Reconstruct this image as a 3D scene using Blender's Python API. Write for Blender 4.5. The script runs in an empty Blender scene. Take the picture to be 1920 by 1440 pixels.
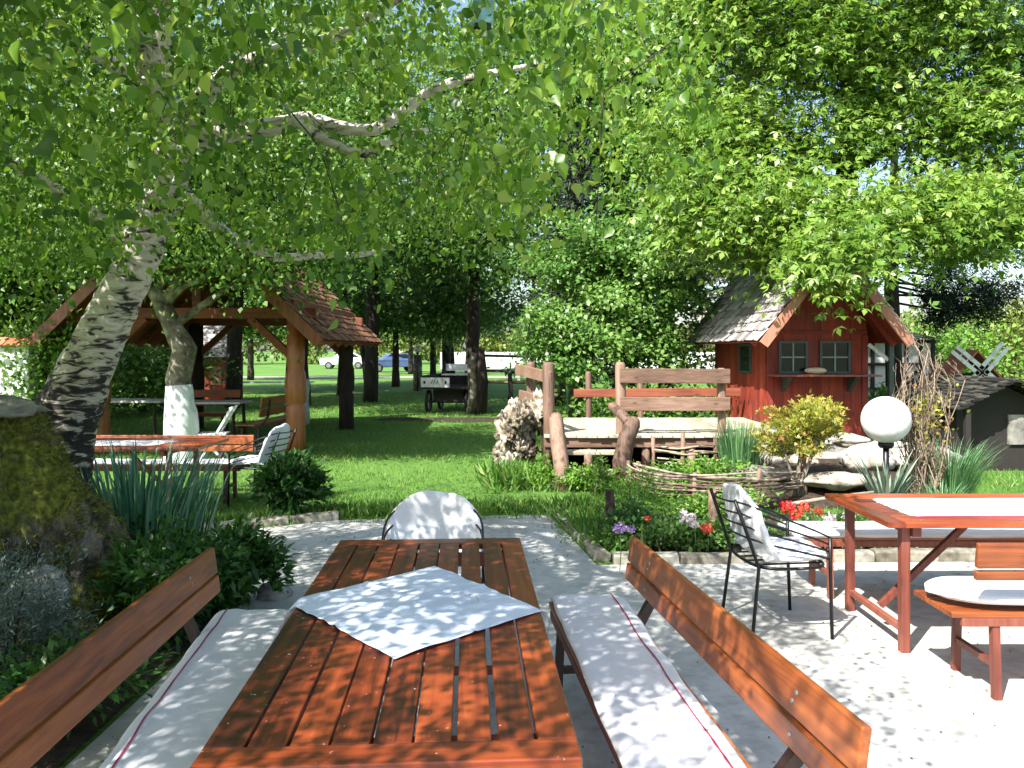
import bpy, math, random
import numpy as np
from mathutils import Vector, Matrix, noise

random.seed(7)
RNG = np.random.default_rng(7)
sc = bpy.context.scene
COL = sc.collection
R = math.radians

# ------------------------------------------------------------------ camera, sky, sun, exposure
F, H, HZ = 1500.0, 1.7, 656.0          # focal length in photo pixels, eye height, horizon row
cd = bpy.data.cameras.new("Camera"); cam = bpy.data.objects.new("Camera", cd); COL.objects.link(cam)
cam.location = (0, 0, H); cam.rotation_euler = (R(90), 0, 0)
cd.sensor_width = 36; cd.lens = 36 * F / 1920; cd.shift_y = -(720 - HZ) / 1920
cd.clip_start = 0.05; cd.clip_end = 2000
sc.camera = cam
SUN = Vector((-0.62, -0.78, 1.12)).normalized()      # towards the sun
elev = math.asin(SUN.z)
w = bpy.data.worlds.new("World"); sc.world = w; w.use_nodes = True
nt = w.node_tree; bg = nt.nodes['Background']
sky = nt.nodes.new('ShaderNodeTexSky'); sky.sky_type = 'NISHITA'; sky.sun_disc = False
sky.sun_elevation = elev; sky.sun_rotation = math.atan2(SUN.x, SUN.y)
sky.dust_density = 2.0; sky.air_density = 1.0
nt.links.new(sky.outputs[0], bg.inputs[0]); bg.inputs[1].default_value = 0.12
sd = bpy.data.lights.new("Sun", 'SUN'); sd.energy = 5.0; sd.angle = R(0.5); sd.color = (1, .97, .92)
so = bpy.data.objects.new("Sun", sd); COL.objects.link(so)
so.rotation_euler = SUN.to_track_quat('Z', 'Y').to_euler(); so.location = (-10, -12, 20)
sc.view_settings.view_transform = 'Standard'; sc.view_settings.look = 'None'
sc.view_settings.exposure = 1.4; sc.view_settings.gamma = 1
sc.view_settings.use_curve_mapping = False

# ------------------------------------------------------------------ helpers
def g(px, py, z=0.0):
    Y = F * (H - z) / (py - HZ); return Vector(((px - 960) / F * Y, Y, z))
def at(px, py, Y):
    return Vector(((px - 960) / F * Y, Y, H - (py - HZ) / F * Y))
def V(*a): return Vector(a)
def tag(o, label=None, cat=None, group=None, kind=None):
    if label: o['label'] = label
    if cat: o['category'] = cat
    if group: o['group'] = group
    if kind: o['kind'] = kind
    return o
def thing(name, label, cat, loc=(0, 0, 0), rz=0.0, group=None):
    o = bpy.data.objects.new(name, None); COL.objects.link(o)
    o.location = loc; o.rotation_euler = (0, 0, rz); o.empty_display_size = .1
    return tag(o, label, cat, group)
def copy_tree(o, parent=None):
    c = o.copy(); COL.objects.link(c); c.parent = parent
    for ch in list(o.children): copy_tree(ch, c)
    return c

class MB:
    def __init__(s): s.v = []; s.f = []; s.t = []; s.sm = []
    def add(s, vs, fs, tone=None, smooth=False):
        b = len(s.v); t = random.random() if tone is None else tone
        s.v += [tuple(p) for p in vs]; s.t += [t] * len(vs)
        s.f += [tuple(b + i for i in f) for f in fs]; s.sm += [smooth] * len(fs)
    def box(s, c, d, M=None, tone=None):
        c = Vector(c); x, y, z = d[0] / 2, d[1] / 2, d[2] / 2
        vs = [Vector((i * x, j * y, k * z)) for k in (-1, 1) for j in (-1, 1) for i in (-1, 1)]
        if M is not None: vs = [M @ p for p in vs]
        s.add([p + c for p in vs], [(0, 2, 3, 1), (4, 5, 7, 6), (0, 1, 5, 4), (2, 6, 7, 3), (0, 4, 6, 2), (1, 3, 7, 5)], tone)
        return s
    def bar(s, p0, p1, wd, ht, up=(0, 0, 1), tone=None):
        p0 = Vector(p0); p1 = Vector(p1); d = p1 - p0; L = d.length; d.normalize()
        u = Vector(up); sd_ = d.cross(u)
        if sd_.length < 1e-4: sd_ = d.cross(Vector((1, 0, 0)))
        sd_.normalize(); u = sd_.cross(d)
        M = Matrix((sd_, d, u)).transposed()
        return s.box((p0 + p1) / 2, (wd, L, ht), M, tone)
    def tube(s, pts, rad, seg=8, tone=None, wob=0.0, smooth=True):
        pts = [Vector(p) for p in pts]; n = len(pts)
        if not hasattr(rad, '__len__'): rad = [rad] * n
        vs = []; fs = []; ref = None
        for i, p in enumerate(pts):
            d = (pts[min(i + 1, n - 1)] - pts[max(i - 1, 0)]).normalized()
            if ref is None:
                ref = Vector((1, 0, 0)) if abs(d.x) < .8 else Vector((0, 1, 0))
            u = (ref - d * ref.dot(d)).normalized(); ref = u; q = d.cross(u)
            for k in range(seg):
                a = 2 * math.pi * k / seg; r = rad[i]
                if wob: r *= 1 + wob * noise.noise(Vector((math.cos(a) * 2, math.sin(a) * 2, i * .7 + p.x)))
                vs.append(p + (u * math.cos(a) + q * math.sin(a)) * r)
        for i in range(n - 1):
            for k in range(seg):
                k2 = (k + 1) % seg
                fs.append((i * seg + k, i * seg + k2, (i + 1) * seg + k2, (i + 1) * seg + k))
        s.add(vs, fs, tone, smooth)
        b = len(s.v) - len(vs)
        s.f += [tuple(b + k for k in reversed(range(seg))), tuple(b + (n - 1) * seg + k for k in range(seg))]
        s.sm += [False, False]
        return s
    def lathe(s, c, prof, seg=16, tone=None):
        c = Vector(c); vs = []; fs = []; n = len(prof)
        for r, z in prof:
            for k in range(seg):
                a = 2 * math.pi * k / seg; vs.append(c + Vector((r * math.cos(a), r * math.sin(a), z)))
        for i in range(n - 1):
            for k in range(seg):
                k2 = (k + 1) % seg; fs.append((i * seg + k, i * seg + k2, (i + 1) * seg + k2, (i + 1) * seg + k))
        s.add(vs, fs, tone, True)
        b = len(s.v) - len(vs)
        s.f += [tuple(b + k for k in reversed(range(seg))), tuple(b + (n - 1) * seg + k for k in range(seg))]; s.sm += [False, False]
        return s
    def grid(s, fn, nu, nv, tone=None, smooth=True):
        vs = [fn(i / nu, j / nv) for j in range(nv + 1) for i in range(nu + 1)]
        fs = [(j * (nu + 1) + i, j * (nu + 1) + i + 1, (j + 1) * (nu + 1) + i + 1, (j + 1) * (nu + 1) + i) for j in range(nv) for i in range(nu)]
        s.add(vs, fs, tone, smooth); return s
    def ico(s, c, r, sub=3, amp=.25, freq=1.2, seed=0, squash=(1, 1, 1), tone=None, ridge=False, smooth=True):
        bm = _ico(sub); vs = []
        for p in bm[0]:
            q = Vector(p); o = Vector((seed * 3.1, seed * 1.7, seed))
            d = noise.fractal(q * freq + o, .9, 2.0, 4)
            if ridge: d = .6 - abs(d) * 2.2 + .35 * noise.noise(q * freq * 3.1 + o)
            k = 1 + amp * d
            vs.append(Vector(c) + Vector((q.x * squash[0], q.y * squash[1], q.z * squash[2])) * r * k)
        s.add(vs, bm[1], tone, smooth); return s
    def build(s, name, mat, parent=None, bevel=0.0, loc=None, solid=0.0, seg=2):
        me = bpy.data.meshes.new(name); me.from_pydata(s.v, [], s.f); me.update()
        at_ = me.attributes.new('tone', 'FLOAT', 'POINT'); at_.data.foreach_set('value', s.t)
        me.polygons.foreach_set('use_smooth', s.sm)
        me.materials.append(mat)
        o = bpy.data.objects.new(name, me); COL.objects.link(o)
        if parent is not None: o.parent = parent
        if loc is not None: o.location = loc
        if solid:
            m = o.modifiers.new('solid', 'SOLIDIFY'); m.thickness = solid; m.offset = -1
        if bevel:
            m = o.modifiers.new('bevel', 'BEVEL'); m.width = bevel; m.segments = seg; m.limit_method = 'ANGLE'; m.angle_limit = R(50)
        return o
_icoc = {}
def _ico(sub):
    if sub not in _icoc:
        import bmesh
        bm = bmesh.new(); bmesh.ops.create_icosphere(bm, subdivisions=sub, radius=1)
        _icoc[sub] = ([tuple(v.co) for v in bm.verts], [tuple(v.index for v in f.verts) for f in bm.faces]); bm.free()
    return _icoc[sub]
def rotz(a): return Matrix.Rotation(a, 3, 'Z')

# ------------------------------------------------------------------ leaf and blade meshes (numpy)
SHAPES = {
 'birch': (np.array([(0, 0, 0), (.10, .24, .05), (.34, .37, .06), (.64, .20, .01), (1, 0, -.12), (.64, -.20, .01), (.34, -.37, .06), (.10, -.24, .05), (.42, 0, -.03)]), [(0, 1, 2, 8), (8, 2, 3, 4), (0, 8, 6, 7), (8, 4, 5, 6)]),
 'leaf': (np.array([(0, 0, 0), (.45, .36, .08), (1, 0, -.05), (.45, -.36, .08)]), [(0, 1, 2, 3)]),
 'maple': (np.array([(0, 0, 0), (.46, .30, .03), (1, 0, -.1), (.46, -.30, .03), (.34, .56, -.02), (.60, .86, -.12), (.05, .46, 0),
                     (.34, -.56, -.02), (.60, -.86, -.12), (.05, -.46, 0)]), [(0, 1, 2, 3), (0, 6, 5, 4), (0, 7, 8, 9)]),
 'blade': (np.array([(0, -.045, 0), (0, .045, 0), (.62, .03, .10), (1, 0, .32)]), [(0, 1, 2, 3)]),
 'narrow': (np.array([(0, 0, 0), (.4, .11, .03), (1, 0, -.05), (.4, -.11, .03)]), [(0, 1, 2, 3)]),
 'lance': (np.array([(0, 0, 0), (.4, .2, .04), (1, 0, -.12), (.4, -.2, .04)]), [(0, 1, 2, 3)]),
}
def unit(a):
    return a / np.maximum(np.linalg.norm(a, axis=1, keepdims=True), 1e-6)
def leaves(name, C, A, N, S, T, mat, parent=None, shape='leaf', origin=(0, 0, 0)):
    """C centres, A axes, N rough normals, S sizes, T tones -> one mesh object"""
    tp, fc = SHAPES[shape]; n = len(C); k = len(tp)
    A = unit(A); N = unit(N - A * np.sum(N * A, 1, keepdims=True)); B = np.cross(N, A)
    P = C[:, None, :] - np.asarray(origin)[None, None, :] + S[:, None, None] * (tp[None, :, 0:1] * A[:, None, :] + tp[None, :, 1:2] * B[:, None, :] + tp[None, :, 2:3] * N[:, None, :])
    P = P.reshape(-1, 3)
    fa = np.array(fc); nf = len(fa)
    idx = (np.arange(n)[:, None, None] * k + fa[None]).reshape(-1)
    me = bpy.data.meshes.new(name)
    me.vertices.add(len(P)); me.vertices.foreach_set('co', P.astype(np.float32).ravel())
    me.loops.add(len(idx)); me.loops.foreach_set('vertex_index', idx.astype(np.int32))
    me.polygons.add(n * nf); me.polygons.foreach_set('loop_start', (np.arange(n * nf) * 4).astype(np.int32))
    me.update(calc_edges=True)
    a = me.attributes.new('tone', 'FLOAT', 'POINT'); a.data.foreach_set('value', np.repeat(T, k).astype(np.float32))
    me.materials.append(mat)
    o = bpy.data.objects.new(name, me); COL.objects.link(o)
    if parent is not None: o.parent = parent
    return o
def rnd(n): return RNG.normal(size=(n, 3))

# ------------------------------------------------------------------ materials
def M_(name):
    m = bpy.data.materials.new(name); m.use_nodes = True
    return m, m.node_tree.nodes, m.node_tree.links, m.node_tree.nodes['Principled BSDF']
def ramp(nd, stops):
    r = nd.new('ShaderNodeValToRGB'); e = r.color_ramp.elements
    while len(e) > 1: e.remove(e[-1])
    e[0].position = stops[0][0]; e[0].color = (*stops[0][1], 1)
    for p, c in stops[1:]:
        q = e.new(p); q.color = (*c, 1)
    return r
def tonenode(nd):
    a = nd.new('ShaderNodeAttribute'); a.attribute_name = 'tone'; return a
def leafmat(name, stops, trans=.42, rough=.42, tcol=1.35, spec=.4):
    m, nd, lk, p = M_(name)
    a = tonenode(nd); r = ramp(nd, stops); lk.new(a.outputs['Fac'], r.inputs[0])
    lk.new(r.outputs[0], p.inputs['Base Color']); p.inputs['Roughness'].default_value = rough
    p.inputs['Specular IOR Level'].default_value = spec
    t = nd.new('ShaderNodeBsdfTranslucent')
    hs = nd.new('ShaderNodeHueSaturation'); hs.inputs['Value'].default_value = tcol; hs.inputs['Hue'].default_value = .485; hs.inputs['Saturation'].default_value = 1.05
    lk.new(r.outputs[0], hs.inputs['Color']); lk.new(hs.outputs[0], t.inputs[0])
    mx = nd.new('ShaderNodeMixShader'); mx.inputs[0].default_value = trans
    lk.new(p.outputs[0], mx.inputs[1]); lk.new(t.outputs[0], mx.inputs[2]); lk.new(mx.outputs[0], nd['Material Output'].inputs[0])
    return m
def woodmat(name, dark, mid, light, axis='Y', rough=.35, coat=.25, scale=1.0, specks=0.0, bump=.15, tamt=.5):
    m, nd, lk, p = M_(name)
    tc = nd.new('ShaderNodeTexCoord'); a = tonenode(nd)
    cm = nd.new('ShaderNodeCombineXYZ'); mul = nd.new('ShaderNodeMath'); mul.operation = 'MULTIPLY'; mul.inputs[1].default_value = 37
    lk.new(a.outputs['Fac'], mul.inputs[0]); [lk.new(mul.outputs[0], cm.inputs[i]) for i in range(3)]
    ad = nd.new('ShaderNodeVectorMath'); lk.new(tc.outputs['Object'], ad.inputs[0]); lk.new(cm.outputs[0], ad.inputs[1])
    mp = nd.new('ShaderNodeMapping'); s = [26 * scale] * 3; s['XYZ'.index(axis)] = 1.3 * scale; mp.inputs['Scale'].default_value = s
    lk.new(ad.outputs[0], mp.inputs[0])
    n1 = nd.new('ShaderNodeTexNoise'); n1.inputs['Scale'].default_value = 1.6; n1.inputs['Detail'].default_value = 7; n1.inputs['Distortion'].default_value = .6
    lk.new(mp.outputs[0], n1.inputs['Vector'])
    n2 = nd.new('ShaderNodeTexNoise'); n2.inputs['Scale'].default_value = 2.2; n2.inputs['Detail'].default_value = 4
    lk.new(ad.outputs[0], n2.inputs['Vector'])
    mm = nd.new('ShaderNodeMath'); mm.operation = 'MULTIPLY_ADD'; mm.inputs[1].default_value = .75; lk.new(n1.outputs['Fac'], mm.inputs[0])
    m3 = nd.new('ShaderNodeMath'); m3.operation = 'MULTIPLY_ADD'; m3.inputs[1].default_value = .55; m3.inputs[2].default_value = -.16
    lk.new(n2.outputs['Fac'], m3.inputs[0]); lk.new(m3.outputs[0], mm.inputs[2])
    m4 = nd.new('ShaderNodeMath'); m4.operation = 'MULTIPLY_ADD'; m4.inputs[1].default_value = .3 * tamt * 2; m4.inputs[2].default_value = -.15 * tamt * 2
    lk.new(a.outputs['Fac'], m4.inputs[0]); m5 = nd.new('ShaderNodeMath'); lk.new(mm.outputs[0], m5.inputs[0]); lk.new(m4.outputs[0], m5.inputs[1])
    r = ramp(nd, [(.22, dark), (.48, mid), (.75, light)]); lk.new(m5.outputs[0], r.inputs[0])
    col = r.outputs[0]
    if specks:
        n3 = nd.new('ShaderNodeTexNoise'); n3.inputs['Scale'].default_value = 55; n3.inputs['Detail'].default_value = 2; lk.new(ad.outputs[0], n3.inputs['Vector'])
        r3 = ramp(nd, [(.73, (0, 0, 0)), (.77, (1, 1, 1))]); lk.new(n3.outputs['Fac'], r3.inputs[0])
        mx = nd.new('ShaderNodeMix'); mx.data_type = 'RGBA'; lk.new(r3.outputs[0], mx.inputs[0]); lk.new(col, mx.inputs[6]); mx.inputs[7].default_value = (.5, .42, .34, 1)
        col = mx.outputs[2]
    mk = nd.new('ShaderNodeMapping'); ks = [7.5] * 3; ks['XYZ'.index(axis)] = 2.6; mk.inputs['Scale'].default_value = ks; lk.new(ad.outputs[0], mk.inputs[0])
    vk = nd.new('ShaderNodeTexVoronoi'); vk.inputs['Scale'].default_value = 1.0; lk.new(mk.outputs[0], vk.inputs['Vector'])
    rk = ramp(nd, [(.04, (.25, .2, .2)), (.085, (.62, .58, .55)), (.13, (1, 1, 1))]); lk.new(vk.outputs['Distance'], rk.inputs[0])
    mq = nd.new('ShaderNodeMix'); mq.data_type = 'RGBA'; mq.blend_type = 'MULTIPLY'; mq.inputs[0].default_value = .8
    lk.new(col, mq.inputs[6]); lk.new(rk.outputs[0], mq.inputs[7]); col = mq.outputs[2]
    lk.new(col, p.inputs['Base Color']); p.inputs['Roughness'].default_value = rough
    rr = nd.new('ShaderNodeMapRange'); rr.inputs['To Min'].default_value = rough * .7; rr.inputs['To Max'].default_value = min(1, rough * 1.5)
    lk.new(n2.outputs['Fac'], rr.inputs[0]); lk.new(rr.outputs[0], p.inputs['Roughness'])
    p.inputs['Coat Weight'].default_value = coat; p.inputs['Coat Roughness'].default_value = .25
    bp = nd.new('ShaderNodeBump'); bp.inputs['Strength'].default_value = bump; bp.inputs['Distance'].default_value = .004
    lk.new(n1.outputs['Fac'], bp.inputs['Height']); lk.new(bp.outputs[0], p.inputs['Normal'])
    return m
def noisemat(name, stops, scale=4, rough=.9, bump=.5, bdist=.02, detail=8, tone=0.0, stops2=None, scale2=.6, metal=0, stretch=None, coords='Object', spec=.3, dist=.0):
    m, nd, lk, p = M_(name)
    tc = nd.new('ShaderNodeTexCoord'); src = tc.outputs[coords]
    if stretch:
        mp = nd.new('ShaderNodeMapping'); mp.inputs['Scale'].default_value = stretch; lk.new(src, mp.inputs[0]); src = mp.outputs[0]
    n1 = nd.new('ShaderNodeTexNoise'); n1.inputs['Scale'].default_value = scale; n1.inputs['Detail'].default_value = detail; n1.inputs['Roughness'].default_value = .62; n1.inputs['Distortion'].default_value = dist
    lk.new(src, n1.inputs['Vector']); f = n1.outputs['Fac']
    if tone:
        a = tonenode(nd); q = nd.new('ShaderNodeMath'); q.operation = 'MULTIPLY_ADD'; q.inputs[1].default_value = tone; q.inputs[2].default_value = -tone / 2
        lk.new(a.outputs['Fac'], q.inputs[0]); q2 = nd.new('ShaderNodeMath'); lk.new(q.outputs[0], q2.inputs[0]); lk.new(f, q2.inputs[1]); f = q2.outputs[0]
    r = ramp(nd, stops); lk.new(f, r.inputs[0]); col = r.outputs[0]
    if stops2:
        n2 = nd.new('ShaderNodeTexNoise'); n2.inputs['Scale'].default_value = scale2; n2.inputs['Detail'].default_value = 5; lk.new(src, n2.inputs['Vector'])
        r2 = ramp(nd, stops2); lk.new(n2.outputs['Fac'], r2.inputs[0])
        mx = nd.new('ShaderNodeMix'); mx.data_type = 'RGBA'; mx.blend_type = 'MULTIPLY'; mx.inputs[0].default_value = 1
        lk.new(col, mx.inputs[6]); lk.new(r2.outputs[0], mx.inputs[7]); col = mx.outputs[2]
    lk.new(col, p.inputs['Base Color']); p.inputs['Roughness'].default_value = rough; p.inputs['Metallic'].default_value = metal
    p.inputs['Specular IOR Level'].default_value = spec
    if bump:
        bp = nd.new('ShaderNodeBump'); bp.inputs['Strength'].default_value = bump; bp.inputs['Distance'].default_value = bdist
        lk.new(n1.outputs['Fac'], bp.inputs['Height']); lk.new(bp.outputs[0], p.inputs['Normal'])
    return m
def barkbirch(name, mossy=False):
    m, nd, lk, p = M_(name)
    tc = nd.new('ShaderNodeTexCoord')
    mp = nd.new('ShaderNodeMapping'); mp.inputs['Scale'].default_value = (6, 6, 21); mp.inputs['Rotation'].default_value = (0, R(-22), 0); lk.new(tc.outputs['Object'], mp.inputs[0])
    n1 = nd.new('ShaderNodeTexNoise'); n1.inputs['Scale'].default_value = 1.1; n1.inputs['Detail'].default_value = 8; n1.inputs['Distortion'].default_value = .9; lk.new(mp.outputs[0], n1.inputs['Vector'])
    n2 = nd.new('ShaderNodeTexNoise'); n2.inputs['Scale'].default_value = 2.4; n2.inputs['Detail'].default_value = 5; lk.new(tc.outputs['Object'], n2.inputs['Vector'])
    sep = nd.new('ShaderNodeSeparateXYZ'); lk.new(tc.outputs['Object'], sep.inputs[0])
    # bark is dark and furrowed at the foot of an old birch, white higher up
    zr = nd.new('ShaderNodeMapRange'); zr.inputs['From Min'].default_value = .9; zr.inputs['From Max'].default_value = 2.2; zr.inputs['To Min'].default_value = .13; zr.inputs['To Max'].default_value = -.085
    lk.new(sep.outputs['Z'], zr.inputs[0])
    a1 = nd.new('ShaderNodeMath'); a1.operation = 'MULTIPLY_ADD'; a1.inputs[1].default_value = .35; lk.new(n2.outputs['Fac'], a1.inputs[0]); lk.new(zr.outputs[0], a1.inputs[2])
    a2 = nd.new('ShaderNodeMath'); a2.operation = 'SUBTRACT'; lk.new(n1.outputs['Fac'], a2.inputs[0]); lk.new(a1.outputs[0], a2.inputs[1])
    r = ramp(nd, [(.20, (.02, .017, .014)), (.27, (.06, .05, .04)), (.32, (.42, .38, .31)), (.46, (.60, .55, .46)), (.6, (.68, .64, .57))])
    lk.new(a2.outputs[0], r.inputs[0]); lk.new(r.outputs[0], p.inputs['Base Color']); p.inputs['Roughness'].default_value = .85
    bp = nd.new('ShaderNodeBump'); bp.inputs['Strength'].default_value = .8; bp.inputs['Distance'].default_value = .03
    lk.new(a2.outputs[0], bp.inputs['Height']); lk.new(bp.outputs[0], p.inputs['Normal'])
    return m
def plain(name, col, rough=.5, metal=0, spec=.5, coat=0):
    m, nd, lk, p = M_(name)
    tc = nd.new('ShaderNodeTexCoord'); n = nd.new('ShaderNodeTexNoise'); n.inputs['Scale'].default_value = 9; n.inputs['Detail'].default_value = 5; lk.new(tc.outputs['Object'], n.inputs['Vector'])
    r = ramp(nd, [(.3, tuple(c * .82 for c in col)), (.7, tuple(min(1, c * 1.12) for c in col))]); lk.new(n.outputs['Fac'], r.inputs[0]); lk.new(r.outputs[0], p.inputs['Base Color'])
    p.inputs['Roughness'].default_value = rough; p.inputs['Metallic'].default_value = metal; p.inputs['Specular IOR Level'].default_value = spec; p.inputs['Coat Weight'].default_value = coat
    return m
def clothmat(name, col, bump=.25):
    m, nd, lk, p = M_(name)
    tc = nd.new('ShaderNodeTexCoord')
    n = nd.new('ShaderNodeTexNoise'); n.inputs['Scale'].default_value = 3.5; n.inputs['Detail'].default_value = 4; lk.new(tc.outputs['Object'], n.inputs['Vector'])
    r = ramp(nd, [(.3, tuple(c * .9 for c in col)), (.65, col)]); lk.new(n.outputs['Fac'], r.inputs[0]); lk.new(r.outputs[0], p.inputs['Base Color'])
    wv = nd.new('ShaderNodeTexNoise'); wv.inputs['Scale'].default_value = 420; lk.new(tc.outputs['Object'], wv.inputs['Vector'])
    b1 = nd.new('ShaderNodeBump'); b1.inputs['Strength'].default_value = bump; b1.inputs['Distance'].default_value = .0015; lk.new(wv.outputs['Fac'], b1.inputs['Height'])
    n3 = nd.new('ShaderNodeTexNoise'); n3.inputs['Scale'].default_value = 11; n3.inputs['Detail'].default_value = 3; n3.inputs['Distortion'].default_value = 1; lk.new(tc.outputs['Object'], n3.inputs['Vector'])
    b2 = nd.new('ShaderNodeBump'); b2.inputs['Strength'].default_value = .35; b2.inputs['Distance'].default_value = .01; lk.new(n3.outputs['Fac'], b2.inputs['Height']); lk.new(b1.outputs[0], b2.inputs['Normal'])
    lk.new(b2.outputs[0], p.inputs['Normal'])
    p.inputs['Roughness'].default_value = .9; p.inputs['Specular IOR Level'].default_value = .2; p.inputs['Sheen Weight'].default_value = .15
    return m

mt = {}
mt['birchleaf'] = leafmat('birch_leaf', [(0, (.04, .11, .010)), (.35, (.09, .20, .018)), (.7, (.17, .30, .034)), (1, (.28, .38, .07))], trans=.48, rough=.38, spec=.5)
mt['mapleleaf'] = leafmat('maple_leaf', [(0, (.05, .13, .012)), (.5, (.16, .28, .035)), (1, (.30, .41, .09))], trans=.36)
mt['bushleaf'] = leafmat('bush_tree_leaf', [(0, (.04, .12, .02)), (.5, (.13, .26, .05)), (1, (.25, .38, .10))], trans=.38)
mt['midleaf'] = leafmat('garden_tree_leaf', [(0, (.03, .085, .01)), (.5, (.08, .18, .025)), (1, (.17, .28, .05))], trans=.38)
mt['farleaf'] = leafmat('far_tree_leaf', [(0, (.04, .10, .02)), (.5, (.11, .20, .05)), (1, (.21, .31, .09))], trans=.38, rough=.6)
mt['willow'] = leafmat('willow_leaf', [(0, (.07, .13, .04)), (.5, (.13, .21, .07)), (1, (.2, .29, .1))], trans=.35, rough=.5)
mt['needle'] = leafmat('needle', [(0, (.006, .016, .01)), (.6, (.018, .035, .02)), (1, (.05, .055, .03))], trans=.05, rough=.6)
mt['brownneedle'] = leafmat('dry_needle', [(0, (.03, .03, .018)), (.5, (.07, .07, .035)), (1, (.14, .11, .06))], trans=.1, rough=.7)
mt['hedge'] = leafmat('hedge_leaf', [(0, (.08, .12, .02)), (.5, (.16, .21, .04)), (1, (.26, .3, .07))], trans=.3)
mt['shrub'] = leafmat('shrub_leaf', [(0, (.012, .05, .008)), (.5, (.035, .11, .018)), (1, (.08, .19, .035))], trans=.3, rough=.38)
mt['lime'] = leafmat('lime_leaf', [(0, (.07, .17, .02)), (.5, (.13, .28, .03)), (1, (.22, .38, .06))], trans=.3)
mt['acer'] = leafmat('golden_maple_leaf', [(0, (.14, .17, .02)), (.55, (.30, .32, .04)), (.85, (.38, .34, .07)), (1, (.30, .12, .04))], trans=.3)
mt['silver'] = leafmat('lavender_leaf', [(0, (.04, .07, .055)), (.5, (.11, .16, .135)), (1, (.24, .30, .26))], trans=.15, rough=.7)
mt['iris'] = leafmat('iris_leaf', [(0, (.03, .11, .055)), (.5, (.085, .22, .12)), (1, (.2, .36, .23))], trans=.2, rough=.4)
mt['yucca'] = leafmat('yucca_leaf', [(0, (.07, .12, .08)), (.5, (.17, .24, .17)), (1, (.34, .40, .28))], trans=.1, rough=.5)
mt['reed'] = leafmat('reed_leaf', [(0, (.05, .14, .05)), (.5, (.12, .26, .1)), (1, (.22, .38, .17))], trans=.25)
mt['grass'] = leafmat('grass_blade', [(0, (.045, .14, .018)), (.5, (.115, .25, .038)), (.9, (.19, .32, .06)), (1, (.30, .32, .12))], trans=.3, rough=.5)
mt['table'] = woodmat('varnished_table_wood', (.045, .009, .004), (.20, .034, .009), (.34, .072, .018), 'Y', rough=.38, coat=.3, specks=1, tamt=.7)
mt['tablex'] = woodmat('varnished_wood_across', (.045, .009, .004), (.20, .034, .009), (.34, .072, .018), 'X', rough=.33, coat=.35, specks=1, tamt=.4)
mt['bench'] = woodmat('bench_wood', (.10, .022, .006), (.28, .070, .016), (.41, .125, .032), 'Y', rough=.38, coat=.2, tamt=.5)
mt['legwood'] = woodmat('painted_leg_wood', (.10, .022, .014), (.19, .05, .03), (.27, .09, .055), 'Z', rough=.5, coat=.05)
mt['post'] = woodmat('gazebo_post_wood', (.12, .026, .009), (.28, .080, .024), (.40, .15, .05), 'Z', rough=.45, coat=.15, scale=.6)
mt['beam'] = woodmat('gazebo_beam_wood', (.09, .02, .01), (.2, .05, .022), (.3, .09, .04), 'X', rough=.6, coat=0)
mt['rail'] = woodmat('weathered_rail_wood', (.09, .050, .032), (.19, .108, .070), (.30, .19, .13), 'X', rough=.75, coat=0, scale=1, bump=.5)
mt['railz'] = woodmat('weathered_post_wood', (.08, .045, .030), (.18, .105, .070), (.29, .19, .135), 'Z', rough=.75, coat=0, bump=.5)
mt['deck'] = woodmat('deck_plank_wood', (.23, .2, .14), (.37, .34, .25), (.48, .45, .35), 'Y', rough=.85, coat=0, bump=.5)
mt['twig'] = noisemat('dead_twig', [(.3, (.12, .08, .055)), (.7, (.36, .29, .22))], 8, tone=.5, bump=.3)
mt['barebush'] = noisemat('bare_bush_twig', [(.3, (.10, .065, .045)), (.7, (.32, .25, .18))], 8, tone=.5, bump=.3)
mt['bark'] = noisemat('grey_bark', [(.3, (.02, .016, .012)), (.5, (.075, .06, .048)), (.75, (.19, .17, .14))], 7, bump=1, bdist=.03, stretch=(1, 1, .3))
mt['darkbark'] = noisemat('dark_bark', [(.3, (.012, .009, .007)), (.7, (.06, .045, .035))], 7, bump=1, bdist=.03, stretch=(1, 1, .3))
mt['fruitbark'] = noisemat('mottled_bark', [(.3, (.03, .025, .018)), (.5, (.15, .13, .09)), (.7, (.34, .32, .26))], 6, bump=1, bdist=.03)
mt['whitewash'] = noisemat('whitewash', [(.25, (.38, .41, .40)), (.5, (.62, .66, .64)), (.8, (.74, .77, .75))], 9, bump=.7, bdist=.02)
mt['birch'] = barkbirch('birch_bark')
mt['moss'] = None
mt['rock'] = noisemat('pale_limestone', [(.28, (.14, .12, .09)), (.5, (.36, .33, .27)), (.75, (.54, .51, .44))], 5, bump=.8, bdist=.03, tone=.15)
mt['greyrock'] = noisemat('grey_fieldstone', [(.3, (.10, .095, .085)), (.5, (.24, .23, .20)), (.75, (.42, .41, .37))], 4, bump=.8, bdist=.03, tone=.15)
mt['kerb'] = noisemat('kerb_stone', [(.3, (.14, .125, .09)), (.5, (.29, .27, .21)), (.75, (.43, .41, .34))], 6, bump=.8, bdist=.02, tone=.25)
mt['root'] = noisemat('bleached_root_wood', [(.32, (.05, .04, .03)), (.44, (.20, .16, .11)), (.56, (.40, .36, .29)), (.72, (.56, .54, .49))], 7, bump=1, bdist=.04, tone=.2, dist=.5)
mt['concrete'] = noisemat('worn_concrete', [(.28, (.33, .325, .29)), (.48, (.47, .465, .43)), (.72, (.57, .565, .53))], 9, bump=.35, bdist=.006, detail=10, stops2=[(.35, (.78, .77, .74)), (.6, (1, 1, 1))], scale2=1.1)
mt['soil'] = noisemat('garden_soil', [(.3, (.02, .014, .009)), (.7, (.07, .05, .033))], 14, bump=1, bdist=.03)
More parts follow.
